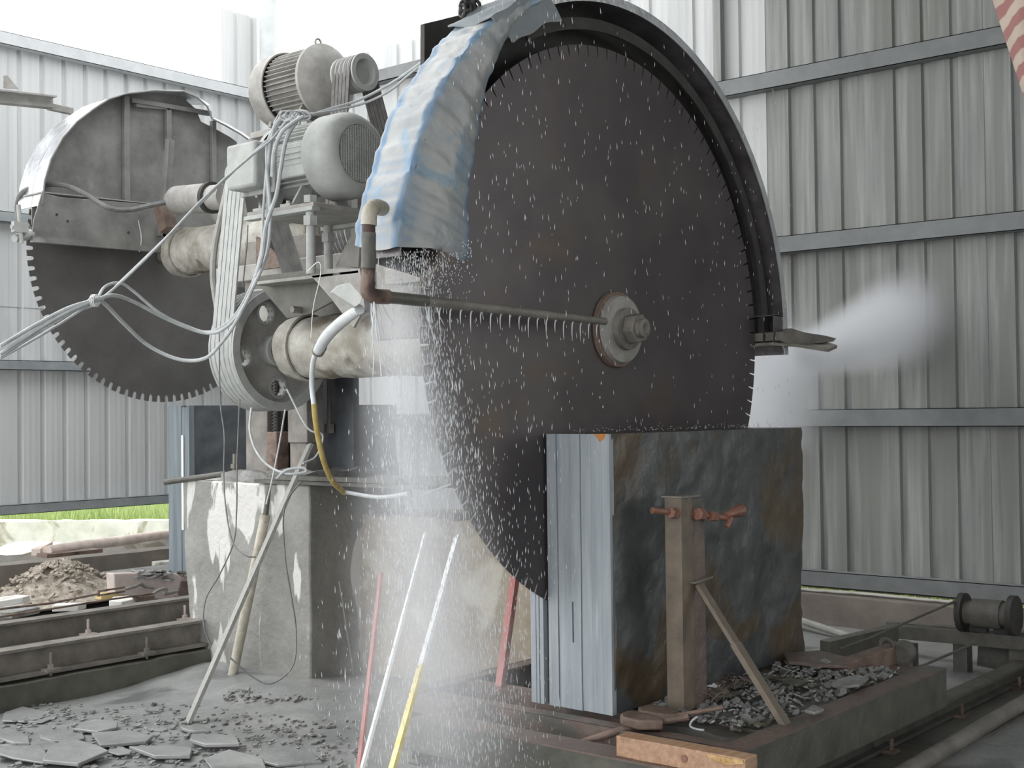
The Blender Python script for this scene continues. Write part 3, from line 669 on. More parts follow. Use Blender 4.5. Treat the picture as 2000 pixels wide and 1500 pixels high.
# dark plate behind the top of the tarp
pl = [at(x, y, 'Y', 4.75) for x, y in ((829, 46), (905, 28), (960, 20), (960, 160), (829, 132))]
solo('guard_plate', MB().prism(pl, (0, .03, 0)), 'dark', 'dark brown steel plate standing behind the top of the tarp', 'plate')
ch = MB()
for k in range(9):
    c = at(905+rnd.uniform(-6, 24), 8+rnd.uniform(-8, 14), 'Y', 4.3); a = rnd.uniform(0, 3)
    ch.tube([c+Vector((.03*math.cos(t)*math.cos(a), .03*math.cos(t)*math.sin(a), .03*math.sin(t))) for t in [i*math.pi/6 for i in range(13)]], .009, 6)
solo('chain', ch, 'dark', 'short dark chain bunched on top of the guard near the tarp', 'chain')
# wet grey wooden block under tarp
a = at(752, 499, 'X', 4.62); b = at(830, 548, 'X', 4.62)
wb = solo('timber_block', rough(grid_box((4.62, b.y, b.z), (4.8, a.y, a.z+.02), 2, 6, 4), .006, 9), 'boxg', 'wet grey timber block wedged under the bottom edge of the tarp', 'block')
a = at(690, 520, 'X', 4.9); b = at(840, 620, 'X', 4.9)
solo('bearing_plate', MB().box((4.95, at(838, 560, 'X', 4.95).y, .4), (5.0, at(735, 560, 'X', 4.95).y, 1.0)), 'rail', 'grey plate behind the water pipe elbow', 'plate', bevel=.004)
solo('bearing_housing', MB().lathe((SA.x, 4.5, SA.z), [(-.12, .06), (-.12, .26), (.1, .28), (.1, .06)], 40, closed=True), 'iron', 'dark round bearing housing between the near tube and blade', 'bearing')

# ---------------------------------------------------------------- water pipe
YP = 3.93
wp = thing('water_pipe', at(722, 575, 'Y', YP), 'rusty water pipe with elbows, spraying across the near blade to its hub', 'pipe')
e0 = at(746, 407, 'Y', YP+.12); e1 = at(722, 415, 'Y', YP); e2 = at(720, 500, 'Y', YP); e3 = at(716, 570, 'Y', YP)
part('elbow', MB().tube([e0, at(733, 404, 'Y', YP+.03), e1, at(720, 440, 'Y', YP)], .034, 16, 6), 'pvc', wp, 'pale elbow')
part('riser', MB().tube([at(720, 425, 'Y', YP), e2, at(718, 560, 'Y', YP)], .028, 16), 'rust', wp)
part('riser_wrap', rough(MB().tube([at(720, 455, 'Y', YP), e2, at(719, 525, 'Y', YP)], .031, 16, 4), .002, 30), 'iron', wp)
part('elbow', MB().tube([at(718, 550, 'Y', YP), at(718, 570, 'Y', YP), at(730, 578, 'Y', YP), at(757, 580, 'Y', YP)], .032, 16, 6), 'rust', wp, 'rusty elbow')
part('feed_pipe', MB().tube([at(752, 580, 'Y', YP), at(832, 588, 'Y', YP)], .026, 16), 'iron', wp)
p0 = at(832, 588, 'Y', YP); p1 = at(1182, 628, 'Y', YP)
part('spray_bar', MB().tube([p0, p1], [.023, .019], 16), 'rail', wp, 'shiny wet spray bar')
# funnel/cap piece and hose
a = at(650, 568, 'X', 4.5); 
solo('scoop_plate', MB().prism([at(x, y, 'X', 4.45) for x, y in ((648, 570), (662, 556), (684, 552), (708, 578), (705, 592), (694, 600))], (.03, .05, 0)), 'dust', 'small pale bent metal scoop above the hose sleeve', 'scoop', bevel=.004)
hs = thing('water_hose', at(700, 605, 'X', 4.4), 'yellow hose with pale sleeve arcing from pipe elbow down to the pier', 'hose')
part('sleeve', MB().tube([at(702, 604, 'X', 4.5), at(672, 625, 'X', 4.6), at(640, 655, 'X', 4.75), at(622, 684, 'X', 4.85)], [.026, .030, .032, .03], 16, 6), 'sleeve', hs, 'pale grey sleeve')
part('hose_clamp', MB().tube([at(627, 676, 'X', 4.84), at(621, 687, 'X', 4.87)], .035, 14), 'rail', hs)
part('hose_upper', MB().tube([at(622, 684, 'X', 4.86), at(612, 705, 'X', 4.92), at(609, 750, 'X', 5), at(613, 790, 'X', 5)], .0145, 12, 6), 'sleeve', hs)
part('hose_lower', MB().tube([at(613, 788, 'X', 5), at(619, 840, 'X', 5.05), at(632, 900, 'X', 5.15), at(650, 940, 'X', 5.3), at(672, 962, 'X', 5.5)], .0165, 12, 6), 'hose', hs, 'yellow lower hose')

# ---------------------------------------------------------------- cables
def cable(pts, r, label, m='cable', group=None, n=8):
    return solo('cable', MB().tube([D(*p) for p in pts], r, 8, n), m, label, 'cable', group)
tie = [(0, 676, 7.2), (60, 640, 7.3), (130, 603, 7.4), (185, 586, 7.5)]
cable(tie+[(222, 577, 7.6), (262, 590, 7.8), (330, 625, 8.0), (400, 650, 8.1), (440, 640, 8.0), (475, 600, 8.0), (500, 545, 8.0), (520, 470, 8.1), (523, 400, 8.1), (524, 320, 8.0), (535, 250, 8.0), (560, 222, 8.0)], .0115, 'thick pale cable from the left edge, in the bunch under the far blade')
cable([(0, 692, 7.2), (60, 652, 7.3), (130, 610, 7.4), (185, 588, 7.5), (205, 594, 7.6), (240, 630, 7.8), (290, 675, 8.0), (350, 702, 8.05), (400, 700, 8.0), (432, 670, 7.9), (460, 630, 7.9), (495, 560, 7.95), (520, 500, 8.0), (528, 440, 8.0), (526, 380, 8.0), (522, 330, 8.0), (524, 275, 8.0), (550, 225, 8.0)], .0115, 'lowest drooping pale cable loop across the far blade')
cable([(0, 697, 7.25), (90, 640, 7.35), (150, 605, 7.45), (185, 589, 7.52), (205, 560, 7.7), (235, 553, 7.8), (262, 570, 7.9), (310, 610, 8.0), (360, 635, 8.1), (410, 648, 8.1), (455, 620, 8.05), (490, 560, 8.05), (510, 490, 8.1), (514, 420, 8.1), (520, 340, 8.05), (528, 290, 8.05), (545, 240, 8.05), (572, 225, 8.1)], .009, 'thinner pale cable arching highest above the white tie')
cable([(0, 700, 7.3), (80, 655, 7.4), (160, 605, 7.5), (215, 570, 7.6), (300, 490, 7.7), (400, 385, 7.8), (490, 305, 7.9), (528, 275, 7.95), (545, 255, 8.0)], .008, 'straight taut pale cable rising from lower left across the terminal box')
cable([(0, 678, 7.5), (80, 632, 7.6), (120, 618, 7.6), (190, 592, 7.65), (240, 545, 7.7), (320, 468, 7.75), (410, 380, 7.85), (495, 298, 7.95), (530, 268, 8.0)], .0065, 'second thinner taut cable rising beside the straight one')
q = MB()
for k in range(3):
    c = D(185, 587, 7.5); q.tube([c+CR*(.0)+CR.cross(CU)*0+Vector((0, 0, 0))+(CU*math.cos(t)*.034+(CW)*math.sin(t)*.034+CR*(.01*k-.01+.008*math.sin(t))) for t in [i*math.pi/8 for i in range(17)]], .0035, 6)
q.tube([D(185, 578, 7.45), D(176, 582, 7.44), D(170, 588, 7.44)], .0035, 6)
solo('cable_tie', q, 'paint', 'white string tie round the bunch of cables', 'string')
cable([(545, 255, 8.0), (565, 232, 7.95), (598, 228, 7.9), (640, 214, 8.0), (700, 196, 8.1), (760, 165, 8.1), (805, 135, 8.0), (828, 118, 7.9)], .0085, 'upper pale cable running from the motor bundle to the guard top')
cable([(548, 262, 8.0), (580, 218, 7.95), (610, 222, 7.9), (650, 216, 8.0), (710, 202, 8.1), (760, 178, 8.1), (800, 145, 8.0), (830, 122, 7.9)], .0075, 'lower pale cable running from the motor bundle to the guard top')
cable([(585, 228, 7.8), (560, 270, 7.75), (548, 330, 7.8), (540, 380, 7.85), (520, 440, 7.9), (512, 500, 7.95), (500, 540, 8.0)], .013, 'thick grey cable hanging over the ribs of the lower motor')
cable([(592, 228, 7.8), (565, 245, 7.75), (548, 262, 7.75), (535, 300, 7.8), (532, 345, 7.85)], .013, 'short thick grey cable hooked over the lower motor ribs')
lp = MB()
for k in range(4):
    c = D(560+k*10, 226, 7.9); lp.tube([c+CR*(.04+.004*k)*math.cos(t)+CU*(.03)*math.sin(t)+CW*.012*math.sin(2*t+k) for t in [i*math.pi/8 for i in range(17)]], .006, 6)
solo('cable_loops', lp, 'cable', 'tangle of small pale cable loops on top of the lower motor', 'cable')
cable([(35, 470, 11.2), (35, 440, 11.2), (34, 400, 11.2), (45, 375, 11.1), (80, 362, 11.1), (125, 362, 11.1), (165, 378, 11.1), (210, 405, 11.1), (250, 410, 11.2), (290, 402, 11.3), (325, 395, 11.4)], .022, 'dark shiny hose looping across the top of the far guard band', 'cabled')
cable([(445, 360, 9.0), (432, 420, 8.9), (420, 480, 8.9), (416, 540, 8.9), (424, 600, 8.9), (430, 640, 8.9)], .022, 'grey hose hanging just left of the pale belts', 'dustd')
thin = [
    ([(428, 640, 8.6), (430, 780, 8.5), (438, 850, 8.4), (437, 930, 8.3), (442, 1000, 8.1), (455, 1060, 7.9), (480, 1085, 7.8), (500, 1088, 7.8)], 'thin cord hanging in front of the left of the streaked pier', 'cabled', .0045),
    ([(468, 780, 8.5), (463, 900, 8.3), (462, 1000, 8.1), (456, 1060, 7.9), (430, 1120, 7.8), (402, 1170, 7.7), (398, 1220, 7.6), (412, 1260, 7.6)], 'thin cord curving out past the left edge of the pier', 'cabled', .0045),
    ([(491, 797, 8.4), (488, 840, 8.3), (500, 880, 8.2), (525, 910, 8.1), (560, 925, 8.0), (595, 922, 8.0), (592, 914, 8.0), (560, 918, 8.0), (540, 935, 8.0)], 'grey cable looping onto the pier top below the big pulley', 'cable', .008),
    ([(557, 800, 8.4), (545, 870, 8.3), (532, 935, 8.0), (520, 985, 7.95)], 'cord dropping from the big pulley to the mud-streaked pipe', 'cable', .0055),
    ([(588, 940, 7.95), (556, 990, 7.9), (556, 1080, 7.8), (568, 1160, 7.75), (578, 1230, 7.7), (572, 1300, 7.6), (530, 1335, 7.55), (490, 1320, 7.55), (450, 1285, 7.55)], 'thin cable lying in a wide loop at the foot of the pier', 'cabled', .005),
    ([(560, 760, 8.2), (600, 835, 8.1), (630, 850, 8.1), (618, 890, 8.1), (592, 905, 8.0)], 'thin cable arcing behind the yellow hose', 'cable', .006),
    ([(600, 530, 7.7), (622, 512, 7.65), (626, 536, 7.65), (612, 600, 7.65), (607, 660, 7.65)], 'thin white string dangling from the gusset over the tube', 'paint', .0025),
    ([(484, 440, 9.2), (482, 480, 9.1), (476, 540, 9.0), (475, 560, 9.0)], 'short dark string hanging right of the pale belts', 'cabled', .005),
]
for pts, lb, mm, r_ in thin: cable(pts, r_, lb, mm)

# ---------------------------------------------------------------- guard of the far blade
g2 = thing('blade_guard', (SB.x, 10.4, SB.z), 'dusty half-round sheet-metal hood of the far left saw with a wide lower band', 'blade guard')
cg = SB.copy()
def arcp(r, a): return Vector((SB.x+r*math.cos(a), 0, SB.z+r*math.sin(a)))
YN, YF, YM = 9.96, 10.36, 10.13
arc = [(83, 400), (87, 355), (100, 310), (122, 270), (150, 238), (180, 215), (212, 194), (245, 183), (300, 177), (358, 178), (385, 190), (405, 208), (414, 232), (440, 245), (470, 262), (484, 272)]
nr = [at(x, y, 'Y', YN) for x, y in arc]; fr_ = [Vector((v.x, YF, v.z)) for v in nr]; k = len(arc)
for i in range(11, k): fr_[i] = at(arc[i][0]+6, arc[i][1]-2, 'Y', YF); 
# outer skin in overlapping strips
for a_, b_ in ((0, 4), (4, 7), (7, 11), (11, k-1)):
    mb = MB(); L2 = nr[a_:b_+1]; F2 = fr_[a_:b_+1]; mm = len(L2); mb.v = [Vector(v) for v in L2+F2]; mb.f = [(i, i+1, mm+i+1, mm+i) for i in range(mm-1)]
    rs = part('rim_skin', mb, 'foil', g2, 'bright galvanised skin'); sd = rs.modifiers.new('thickness', 'SOLIDIFY'); sd.thickness = .006
lipm = MB().tube(nr, .009, 6); part('rim_lip', lipm, 'guard', g2)
pb = [Vector((v.x, YM, v.z)) for v in nr]+[at(485, 430, 'Y', YM), at(440, 482, 'Y', YM), Vector((nr[0].x, YM, at(70, 440, 'Y', YM).z))]
part('back_sheet', MB().prism(pb, (0, .006, 0)), 'guard', g2)
for x0, x1, yt, yb_ in ((243, 255, 186, 398), (415, 424, 235, 400), (326, 336, 205, 290)):
    a = at(x0, yt, 'Y', YM-.05); b = at(x1, yb_, 'Y', YM-.05); part('stiffener', MB().box((a.x, YM-.05, b.z), (b.x, YM-.004, a.z)), 'guard', g2, bevel=.003)
part('top_angle', MB().bar(at(256, 196, 'Y', YM-.04), at(410, 222, 'Y', YM-.04), .05, .04), 'guard', g2)
part('top_angle', MB().bar(at(264, 206, 'Y', YM-.03), at(330, 212, 'Y', YM-.03), .04, .03), 'guard', g2)
part('angle_post', MB().prism([at(x, y, 'Y', YN) for x, y in ((332, 270), (342, 274), (325, 462), (314, 460))], (0, .01, 0)), 'guard', g2)
part('angle_post', MB().prism([at(x, y, 'Y', YN-.04) for x, y in ((328, 270), (331, 270), (318, 462), (312, 460))], (0, .04, 0)), 'guard', g2)
solo('cable', MB().tube([at(270, 430, 'Y', YN-.006), at(276, 465, 'Y', YN-.03), at(272, 492, 'Y', YN-.04)], .005, 6, 5), 'cable', 'short pale string hanging on the far guard band', 'string')
# lower band: boxed channel around blade
bd = [(82, 376), (118, 385), (330, 402), (322, 484), (250, 483), (62, 466), (66, 430)]
mb = MB().prism([at(x, y, 'Y', YN) for x, y in bd], (0, .012, 0)); part('band_plate', mb, 'guard', g2, bevel=.003)
part('band_top', MB().prism([at(82, 376, 'Y', YN), at(330, 402, 'Y', YN), at(330, 402, 'Y', YN)+Vector((0, .3, 0)), at(82, 376, 'Y', YN)+Vector((0, .3, 0))], (0, 0, .01)), 'dustd', g2)
part('band_foot', MB().bar(at(62, 467, 'Y', YN-.02), at(322, 489, 'Y', YN-.02), .05, .05), 'guard', g2)
for x, y in ((111, 419), (132, 432), (251, 454)): q = at(x, y, 'Y', YN-.002); part('bolt_hole', MB().cyl(q, q+Vector((0, -.004, 0)), .011, 10), 'dark', g2)
q = at(38, 465, 'Y', YN); part('nozzle_tip', MB().tube([at(28, 466, 'Y', YN-.04), at(60, 458, 'Y', YN+.04)], [.03, .045], 12), 'dust', g2)
part('nozzle_valve', MB().box(at(28, 452, 'Y', YN-.08), at(50, 436, 'Y', YN-.03)).cyl(at(42, 475, 'Y', YN-.06), at(36, 400, 'Y', YN-.06), .018, 10).cyl(at(22, 443, 'Y', YN-.06), at(56, 441, 'Y', YN-.06), .02, 6), 'dust', g2)

# steel arm at the far left
ar = thing('bracket_arm', at(0, 195, 'Y', 11), 'grey steel channel arm poking in from the left edge above the far guard', 'bracket')
part('channel', MB().bar(at(-60, 186, 'Y', 10.6), at(98, 202, 'Y', 10.6), .1, .09), 'dustd', ar)
part('channel_flange', MB().bar(at(-60, 173, 'Y', 10.55), at(102, 191, 'Y', 10.55), .16, .014), 'dustd', ar)
part('arm_tip', MB().bar(at(94, 208, 'Y', 10.6), at(141, 218, 'Y', 10.6), .05, .06), 'dustd', ar, bevel=.004)
part('fin_plate', MB().prism([at(x, y, 'Y', 10.55) for x, y in ((7, 148), (14, 147), (37, 174), (7, 172))], (0, .012, 0)), 'dustd', ar)

# ---------------------------------------------------------------- piers
PX, PY0, PY1 = 5.85, 6.66, 7.98
mb = grid_box((PX, PY0, FL-.05), (6.85, PY1, -.47), 8, 18, 20)
for i, v in enumerate(mb.v):
    t = (v.z-FL)/1.4; v2 = v.copy()
    if v.y > PY1-.5: v2.y += .10*t*(v.y-(PY1-.5))/.5
    mb.v[i] = v2+noise.noise_vector(v*3)*.014+noise.noise_vector(v*11)*.004
solo('concrete_pier', mb, 'pier', 'grey concrete pier with white lime streaks under the big pulley', 'pier', bevel=.012, sharp=60)
fx = 6.32
mb = grid_box((fx, 4.62, FL-.05), (6.9, 6.655, -.69), 4, 30, 16); rough(mb, .02, 4); rough(mb, .008, 12, 3)
solo('foundation_block', mb, 'tan', 'long tan wet concrete foundation behind the water curtain', 'foundation', bevel=.01, sharp=60)
# mud ridge and base plate on the pier
mb = grid_box((5.9, 6.8, -.475), (6.6, 7.65, -.40), 10, 16, 2)
for i, v in enumerate(mb.v):
    if v.z > -.44: mb.v[i] = v+Vector((0, 0, .05*noise.noise(v*6)+.02*noise.noise(v*20)))
solo('mud_ridge', rough(mb, .02, 5), 'mud', 'ridge of grey stone mud along the top of the streaked pier', 'mud')
solo('base_plate', MB().box((5.82, 5.55, -.47), (6.75, 7.2, -.445)).box((5.8, 5.8, -.44), (5.9, 7.0, -.41)), 'iron', 'dark wet steel base plate on the pier top', 'plate')
a = at(322, 942, 'X', 5.75); b = at(442, 925, 'X', 5.95)
solo('steel_bar', MB().tube([a, b], .022, 10), 'iron', 'dark bar sticking out left from the pier top', 'bar')
q = at(458, 900, 'X', 5.95); solo('anchor_bolt', MB().cyl((q.x, q.y, -.42), (q.x, q.y, q.z+.05), .013, 8).cyl((q.x, q.y, -.38), (q.x, q.y, -.35), .03, 6), 'rail', 'upright anchor bolt on the left of the pier top', 'bolt')
for i, (p, q, r_) in enumerate((((660, 960), (800, 964), .012),)):
    solo('rod', MB().tube([at(672, 961, 'X', 5.5), at(740, 971, 'X', 5.4), at(798, 964, 'X', 5.3)], .012, 8, 5), 'cable', 'thin pale rod bowed at the end of the yellow hose', 'rod')
solo('wire_rod', MB().tube([at(768, 988, 'Z', -.682), at(820, 968, 'Y', 5.6), at(880, 946, 'Y', 5.2)], .006, 6, 4), 'cable', 'thin straight wire slanting over the foundation edge in the spray', 'wire')
# leaning items at the pier
a = at(366, 1415, 'Z', FL); a = Vector((a.x, a.y, FL)); b = at(606, 868, 'X', 5.75)
solo('leaning_batten', MB().bar(a, b, .07, .022, (-1, .3, 0)), 'woodg', 'long grey batten leaning against the streaked pier from the floor', 'batten')
a = at(452, 1330, 'X', 5.68); b = at(519, 1005, 'X', 5.78)
pp = solo('drain_pipe', MB().tube([a, b], .034, 16), 'pvc', 'mud-streaked pipe leaning on the pier behind the batten', 'pipe')
part('black_collar', MB().tube([at(517, 1020, 'X', 5.77), at(526, 950, 'X', 5.8)], [.022, .014], 12), 'iron', pp)
# laths leaning in the spray
def yfrac(a, b, y):
    lo, hi = 0.0, 1.0
    for _ in range(40):
        m_ = (lo+hi)/2; p = a+(b-a)*m_; yy = 750-F*p.dot(CU)/p.dot(CW)
        if yy < y: lo = m_
        else: hi = m_
    return lo
def lath(p_top, p_bot, X, X2, w_, m, label):
    a = at(*p_top, 'X', X); b = at(*p_bot, 'X', X2); b = a+(b-a)*((FL-a.z)/(b.z-a.z))
    return solo('lath', MB().bar(b, a, w_, .014, (-1, 0, 0)), m, label, 'lath'), a, b
lath((831, 1042), (709, 1495), 5.0, 3.95, .022, 'paint', 'narrow white lath leaning in the spray, left of the wider one')
l_, a, b = lath((893, 1048), (768, 1495), 4.9, 3.9, .040, 'paint', 'wide white lath with a yellow lower half leaning in the spray')
pA = a+(b-a)*yfrac(a, b, 1300); pB = a+(b-a)*.98
part('yellow_paint', MB().bar(pB, pA, .042, .017, (-1, 0, 0)), 'yellow', l_, 'worn yellow paint')
lath((744, 1123), (702, 1495), 5.3, 4.3, .042, 'red', 'red lath, colour paled for haze, leaning at the left of the spray')
a = at(1006, 1125, 'X', 5.9); b = at(975, 1352, 'X', 5.4)
solo('red_post', MB().bar(b, a, .055, .03, (-1, 0, 0)), 'red', 'red painted flat post leaning beside the sawn slate face', 'post')
a = at(663, 1135, 'Y', 6.62); b = at(693, 1330, 'Z', FL)
solo('thin_stick', MB().bar(a, b, .01, .01), 'woodg', 'thin grey stick leaning on the dark side of the pier', 'stick')

# ---------------------------------------------------------------- slate blocks
def block(x0, x1, y0, y1, z0, z1, bulge):
    mb = grid_box((x0, y0, z0), (x1, y1, z1), 60, 6, 44)
    for i, v in enumerate(mb.v):
        d = Vector((0, 0, 0))
        if v.y < y0+.01 and v.z < z1-.001: d.y = -.022*noise.noise(v*2.2)-.012*noise.noise(v*7)-.006*noise.noise(v*16)
        if v.x > x1-.01: d.x = bulge*noise.noise(v*1.6+Vector((3, 0, 0)))+.01*noise.noise(v*8)
        mb.v[i] = v+d
    return mb
t = thing('slate_block', (6.1, 3.9, -1.47), 'big slate block with pale sawn front, being cut by the near blade', 'stone block')
zt_, zb_ = -.11, -1.47
yc0, yc1 = 3.683, 4.17
part('rough_stone', block(5.17, 7.13, yc0, 4.075, zb_, zt_, .07), 'slate', t, 'dark rough slate body', sharp=60)
part('rough_stone', block(5.17, 7.13, 4.105, yc1+.02, zb_, zt_-.003, .1), 'slate', t, 'thin slab beyond the saw cut', sharp=60)
# sawn front built of vertical layers
lay = [(1180, 1197), (1162, 1176), (1143, 1161), (1100, 1118), (1085, 1102)]
ys = [3.683, 3.735, 3.80, 3.865, 3.93, 3.965, 4.01, 4.055, 4.075]
for i, (a, b) in enumerate(zip(ys, ys[1:])):
    mb = grid_box((5.15+.003*(i % 3), a+.0015, zb_), (5.185, b-.0015, zt_), 1, 2, 14)
    for k, v in enumerate(mb.v):
        mb.v[k] = v+Vector((0, .006*noise.noise(Vector((0, round(a if v.y < (a+b)/2 else b, 3)*9, v.z*2))) if 3.69 < v.y < 4.07 else 0, 0))
    part('sawn_layer', mb, 'cut', t)
for i, (a, b) in enumerate(((4.105, 4.128), (4.136, 4.152), (4.158, 4.19))):
    part('sawn_layer', MB().box((5.15+.002*i, a, zb_), (5.185, b, zt_-.003)), 'cut', t)
q = at(1172, 855, 'X', 5.148); part('iron_stain', MB().prism([at(x, y, 'X', 5.1495) for x, y in ((1160, 848), (1184, 847), (1181, 856), (1176, 860), (1170, 862), (1165, 854))], (.002, 0, 0)), 'rustspot', t, 'orange iron stain')
part('short_kerf', MB().box((5.146, 3.914, -1.14), (5.151, 3.918, -.94)), 'kerf', t)
# far block
t = thing('slate_block', (8.8, 10.2, -1.47), 'far slate block standing behind the pier, under the far blade', 'stone block')
part('rough_stone', block(7.40, 10.1, 10.05, 10.36, -1.46, .10, .1), 'slate2', t, 'dark slate body', sharp=60)
for i, (a, b) in enumerate(((10.045, 10.075), (10.08, 10.16), (10.166, 10.215), (10.22, 10.37))):
    part('sawn_layer', MB().box((7.36+.003*(i % 2), a, -1.46), (7.42, b, .10 if i != 1 else .085)), 'cutb', t)
q = at(350, 935, 'X', 7.355); part('white_mark', MB().box((7.352, at(358, 900, 'X', 7.352).y, at(355, 1035, 'X', 7.352).z), (7.357, at(354, 900, 'X', 7.352).y, at(355, 850, 'X', 7.352).z)), 'paint', t, 'pale vertical line of dried slurry')

# ---------------------------------------------------------------- near cart
ct = thing('block_cart', (5.9, 3.9, -1.7), 'rusty red-brown steel cart frame carrying the near slate block', 'cart')
def chan(p, q, w_, h, t_=.014, side=1):
    """channel: web + two flanges; p,q on the top edge of the web"""
    mb = MB(); p = Vector(p); q = Vector(q); d = (q-p).normalized(); s = d.cross(Vector((0, 0, 1))).normalized()*side; z = Vector((0, 0, 1))
    mb.bar(p-z*h/2, q-z*h/2, t_, h); mb.bar(p+s*w_/2-z*t_/2, q+s*w_/2-z*t_/2, w_, t_); mb.bar(p+s*w_/2-z*(h-t_/2), q+s*w_/2-z*(h-t_/2), w_, t_); return mb
sb = part('side_beam', chan((4.86, 2.86, -1.475), (7.22, 2.86, -1.475), .1, .21, side=-1), 'greensteel', ct)
part('top_flange', MB().box((4.86, 2.85, -1.476), (7.22, 2.98, -1.468)), 'redbrown', ct, 'red-brown top flange')
part('side_beam', chan((5.05, 4.95, -1.48), (7.2, 4.95, -1.48), .1, .2, side=1), 'redbrown', ct)
part('end_beam', chan((5.02, 2.98, -1.49), (5.02, 4.94, -1.49), .1, .10, side=1), 'redbrown', ct)
part('end_beam', chan((4.70, 2.62, -1.525), (4.70, 4.6, -1.525), .09, .16, side=1), 'greensteel', ct)
part('end_flange', MB().box((4.69, 2.62, -1.53), (4.86, 4.6, -1.522)), 'redbrown', ct)
for x in (5.4, 6.0, 6.6): part('cross_beam', chan((x, 2.99, -1.49), (x, 4.94, -1.49), .08, .1), 'redbrown', ct)
part('end_beam', MB().box((7.05, 2.98, -1.62), (7.2, 4.94, -1.48)), 'redbrown', ct, bevel=.004)
for x in (5.2, 6.8):
    for y in (3.02, 4.85): part('wheel', MB().lathe((x, y, -1.63), [(-.03, .02), (-.03, .085), (.03, .075), (.03, .02)], 24, closed=True), 'iron', ct)
# stake with clamp screw
st_ = thing('clamp_stake', (5.42, 3.45, -1.47), 'upright steel angle stake with a rusty screw, in front of the dark slate side', 'stake')
P1 = at(1328, 972, 'Y', 3.47); P2 = at(1352, 970, 'Y', 3.45)
sx0 = at(1330, 1200, 'Y', 3.46).x; sx1 = at(1352, 1200, 'Y', 3.46).x; ztp = P1.z
part('angle_leg', MB().box((sx0, 3.4622, -1.47), (sx0+.012, 3.545, ztp)).box((sx0, 3.45, -1.47), (sx1, 3.462, ztp)), 'stake', st_)
part('angle_leg', MB().box((sx1+.0004, 3.453, -1.47), (sx1+.115, 3.466, ztp-.01)), 'redbrown', st_)
part('top_plate', MB().box((sx0-.01, 3.44, ztp), (sx1+.06, 3.56, ztp+.008)), 'rail', st_)
zc = at(1340, 1000, 'Y', 3.45).z
a = at(1274, 997, 'Y', 3.52); b = at(1425, 1012, 'Y', 3.40)
part('screw_bar', MB().tube([a, a+(b-a)*.5, b], .016, 12), 'copper', st_, 'orange-rust screw bar')
part('screw_head', MB().tube([at(1418, 1006, 'Y', 3.40), at(1447, 996, 'Y', 3.39)], [.018, .035], 10).tube([at(1428, 1012, 'Y', 3.39), at(1420, 1030, 'Y', 3.39)], .014, 8), 'copper', st_)
for (xa, ya2), (xb, yb2), r_, Yq in (((1362, 1004), (1372, 1005), .032, 3.43), ((1388, 1008), (1398, 1009), .026, 3.42), ((1310, 1002), (1326, 1004), .026, 3.48)):
    part('screw_nut', MB().tube([at(xa, ya2, 'Y', Yq), at(xb, yb2, 'Y', Yq)], r_, 6), 'copper', st_)
part('brace_lug', MB().bar(at(1350, 1138, 'Y', 3.44), at(1385, 1126, 'Y', 3.44), .05, .008), 'rail', st_)
a = at(1366, 1142, 'Y', 3.43); b = at(1540, 1425, 'Y', 2.93)
part('brace', MB().bar(a, b, .055, .02, (0, -1, .2)), 'stake', st_, 'diagonal brace')
part('brace_sleeve', MB().bar(a+(b-a)*.42, a+(b-a)*.99, .062, .028, (0, -1, .2)), 'stake', st_)
# wood block on the cart edge
XW = 4.72; a = at(1203, 1437, 'X', XW); b = at(1455, 1450, 'X', XW)
yy0, yy1 = b.y, a.y
tw = solo('timber_block', rough(grid_box((XW, yy0, -1.522), (XW+.1, yy1, -1.432), 2, 14, 2), .002, 8), 'wood', 'freshly sawn orange-brown timber block on the cart edge in front', 'block', bevel=.004)
part('knot', MB().cyl((XW+.002, (yy0+yy1)/2-.03, -1.475), (XW-.004, (yy0+yy1)/2-.03, -1.475), .016, 14), 'copper', tw, 'pinkish knot')
# split bright patch
part('split_face', rough(MB().prism([(XW-.004, yy0+.004, -1.452), (XW-.004, yy0+.09, -1.468), (XW-.004, yy0+.16, -1.452), (XW-.004, yy0+.19, -1.438), (XW-.004, yy0+.01, -1.438)], (.008, 0, 0)), .002, 20), 'split', tw, 'splintered yellow patch')
# rusty round bars
solo('rusty_bar', MB().tube([at(1137, 1450, 'X', 4.93), at(1230, 1420, 'X', 5.05), at(1345, 1400, 'X', 5.2)], .017, 10), 'rust', 'thick rusty bar lying under the front edge of the sawn face', 'bar')
solo('rusty_bar', MB().tube([at(1225, 1414, 'X', 5.08), at(1330, 1396, 'X', 5.2), at(1412, 1382, 'X', 5.3)], .011, 10), 'rust', 'thinner rusty rod reaching the foot of the stake', 'bar')
for k, (x, y, w_) in enumerate(((1250, 1402, .16), (1285, 1390, .12))):
    q = at(x, y, 'Z', -1.44); n_ = 7; mb = MB().prism([(q.x+w_*.6*math.cos(i*6.283/n_)*rnd.uniform(.7, 1), q.y+w_*math.sin(i*6.283/n_)*rnd.uniform(.7, 1), -1.475) for i in range(n_)], (0, 0, .045))
    solo('rust_lump', rough(mb, .02, 9, k), 'rust', ('reddish stone lump beside the bottom corner of the sawn face', 'smaller reddish stone lump further under the slate block')[k], 'stone', bevel=.01)
solo('bent_wire', MB().tube([at(x, y, 'X', 5.1) for x, y in ((1362, 1400), (1352, 1408), (1348, 1418), (1360, 1424), (1375, 1426))], .005, 6, 5), 'cable', 'small bent pale wire beside the timber block', 'wire')
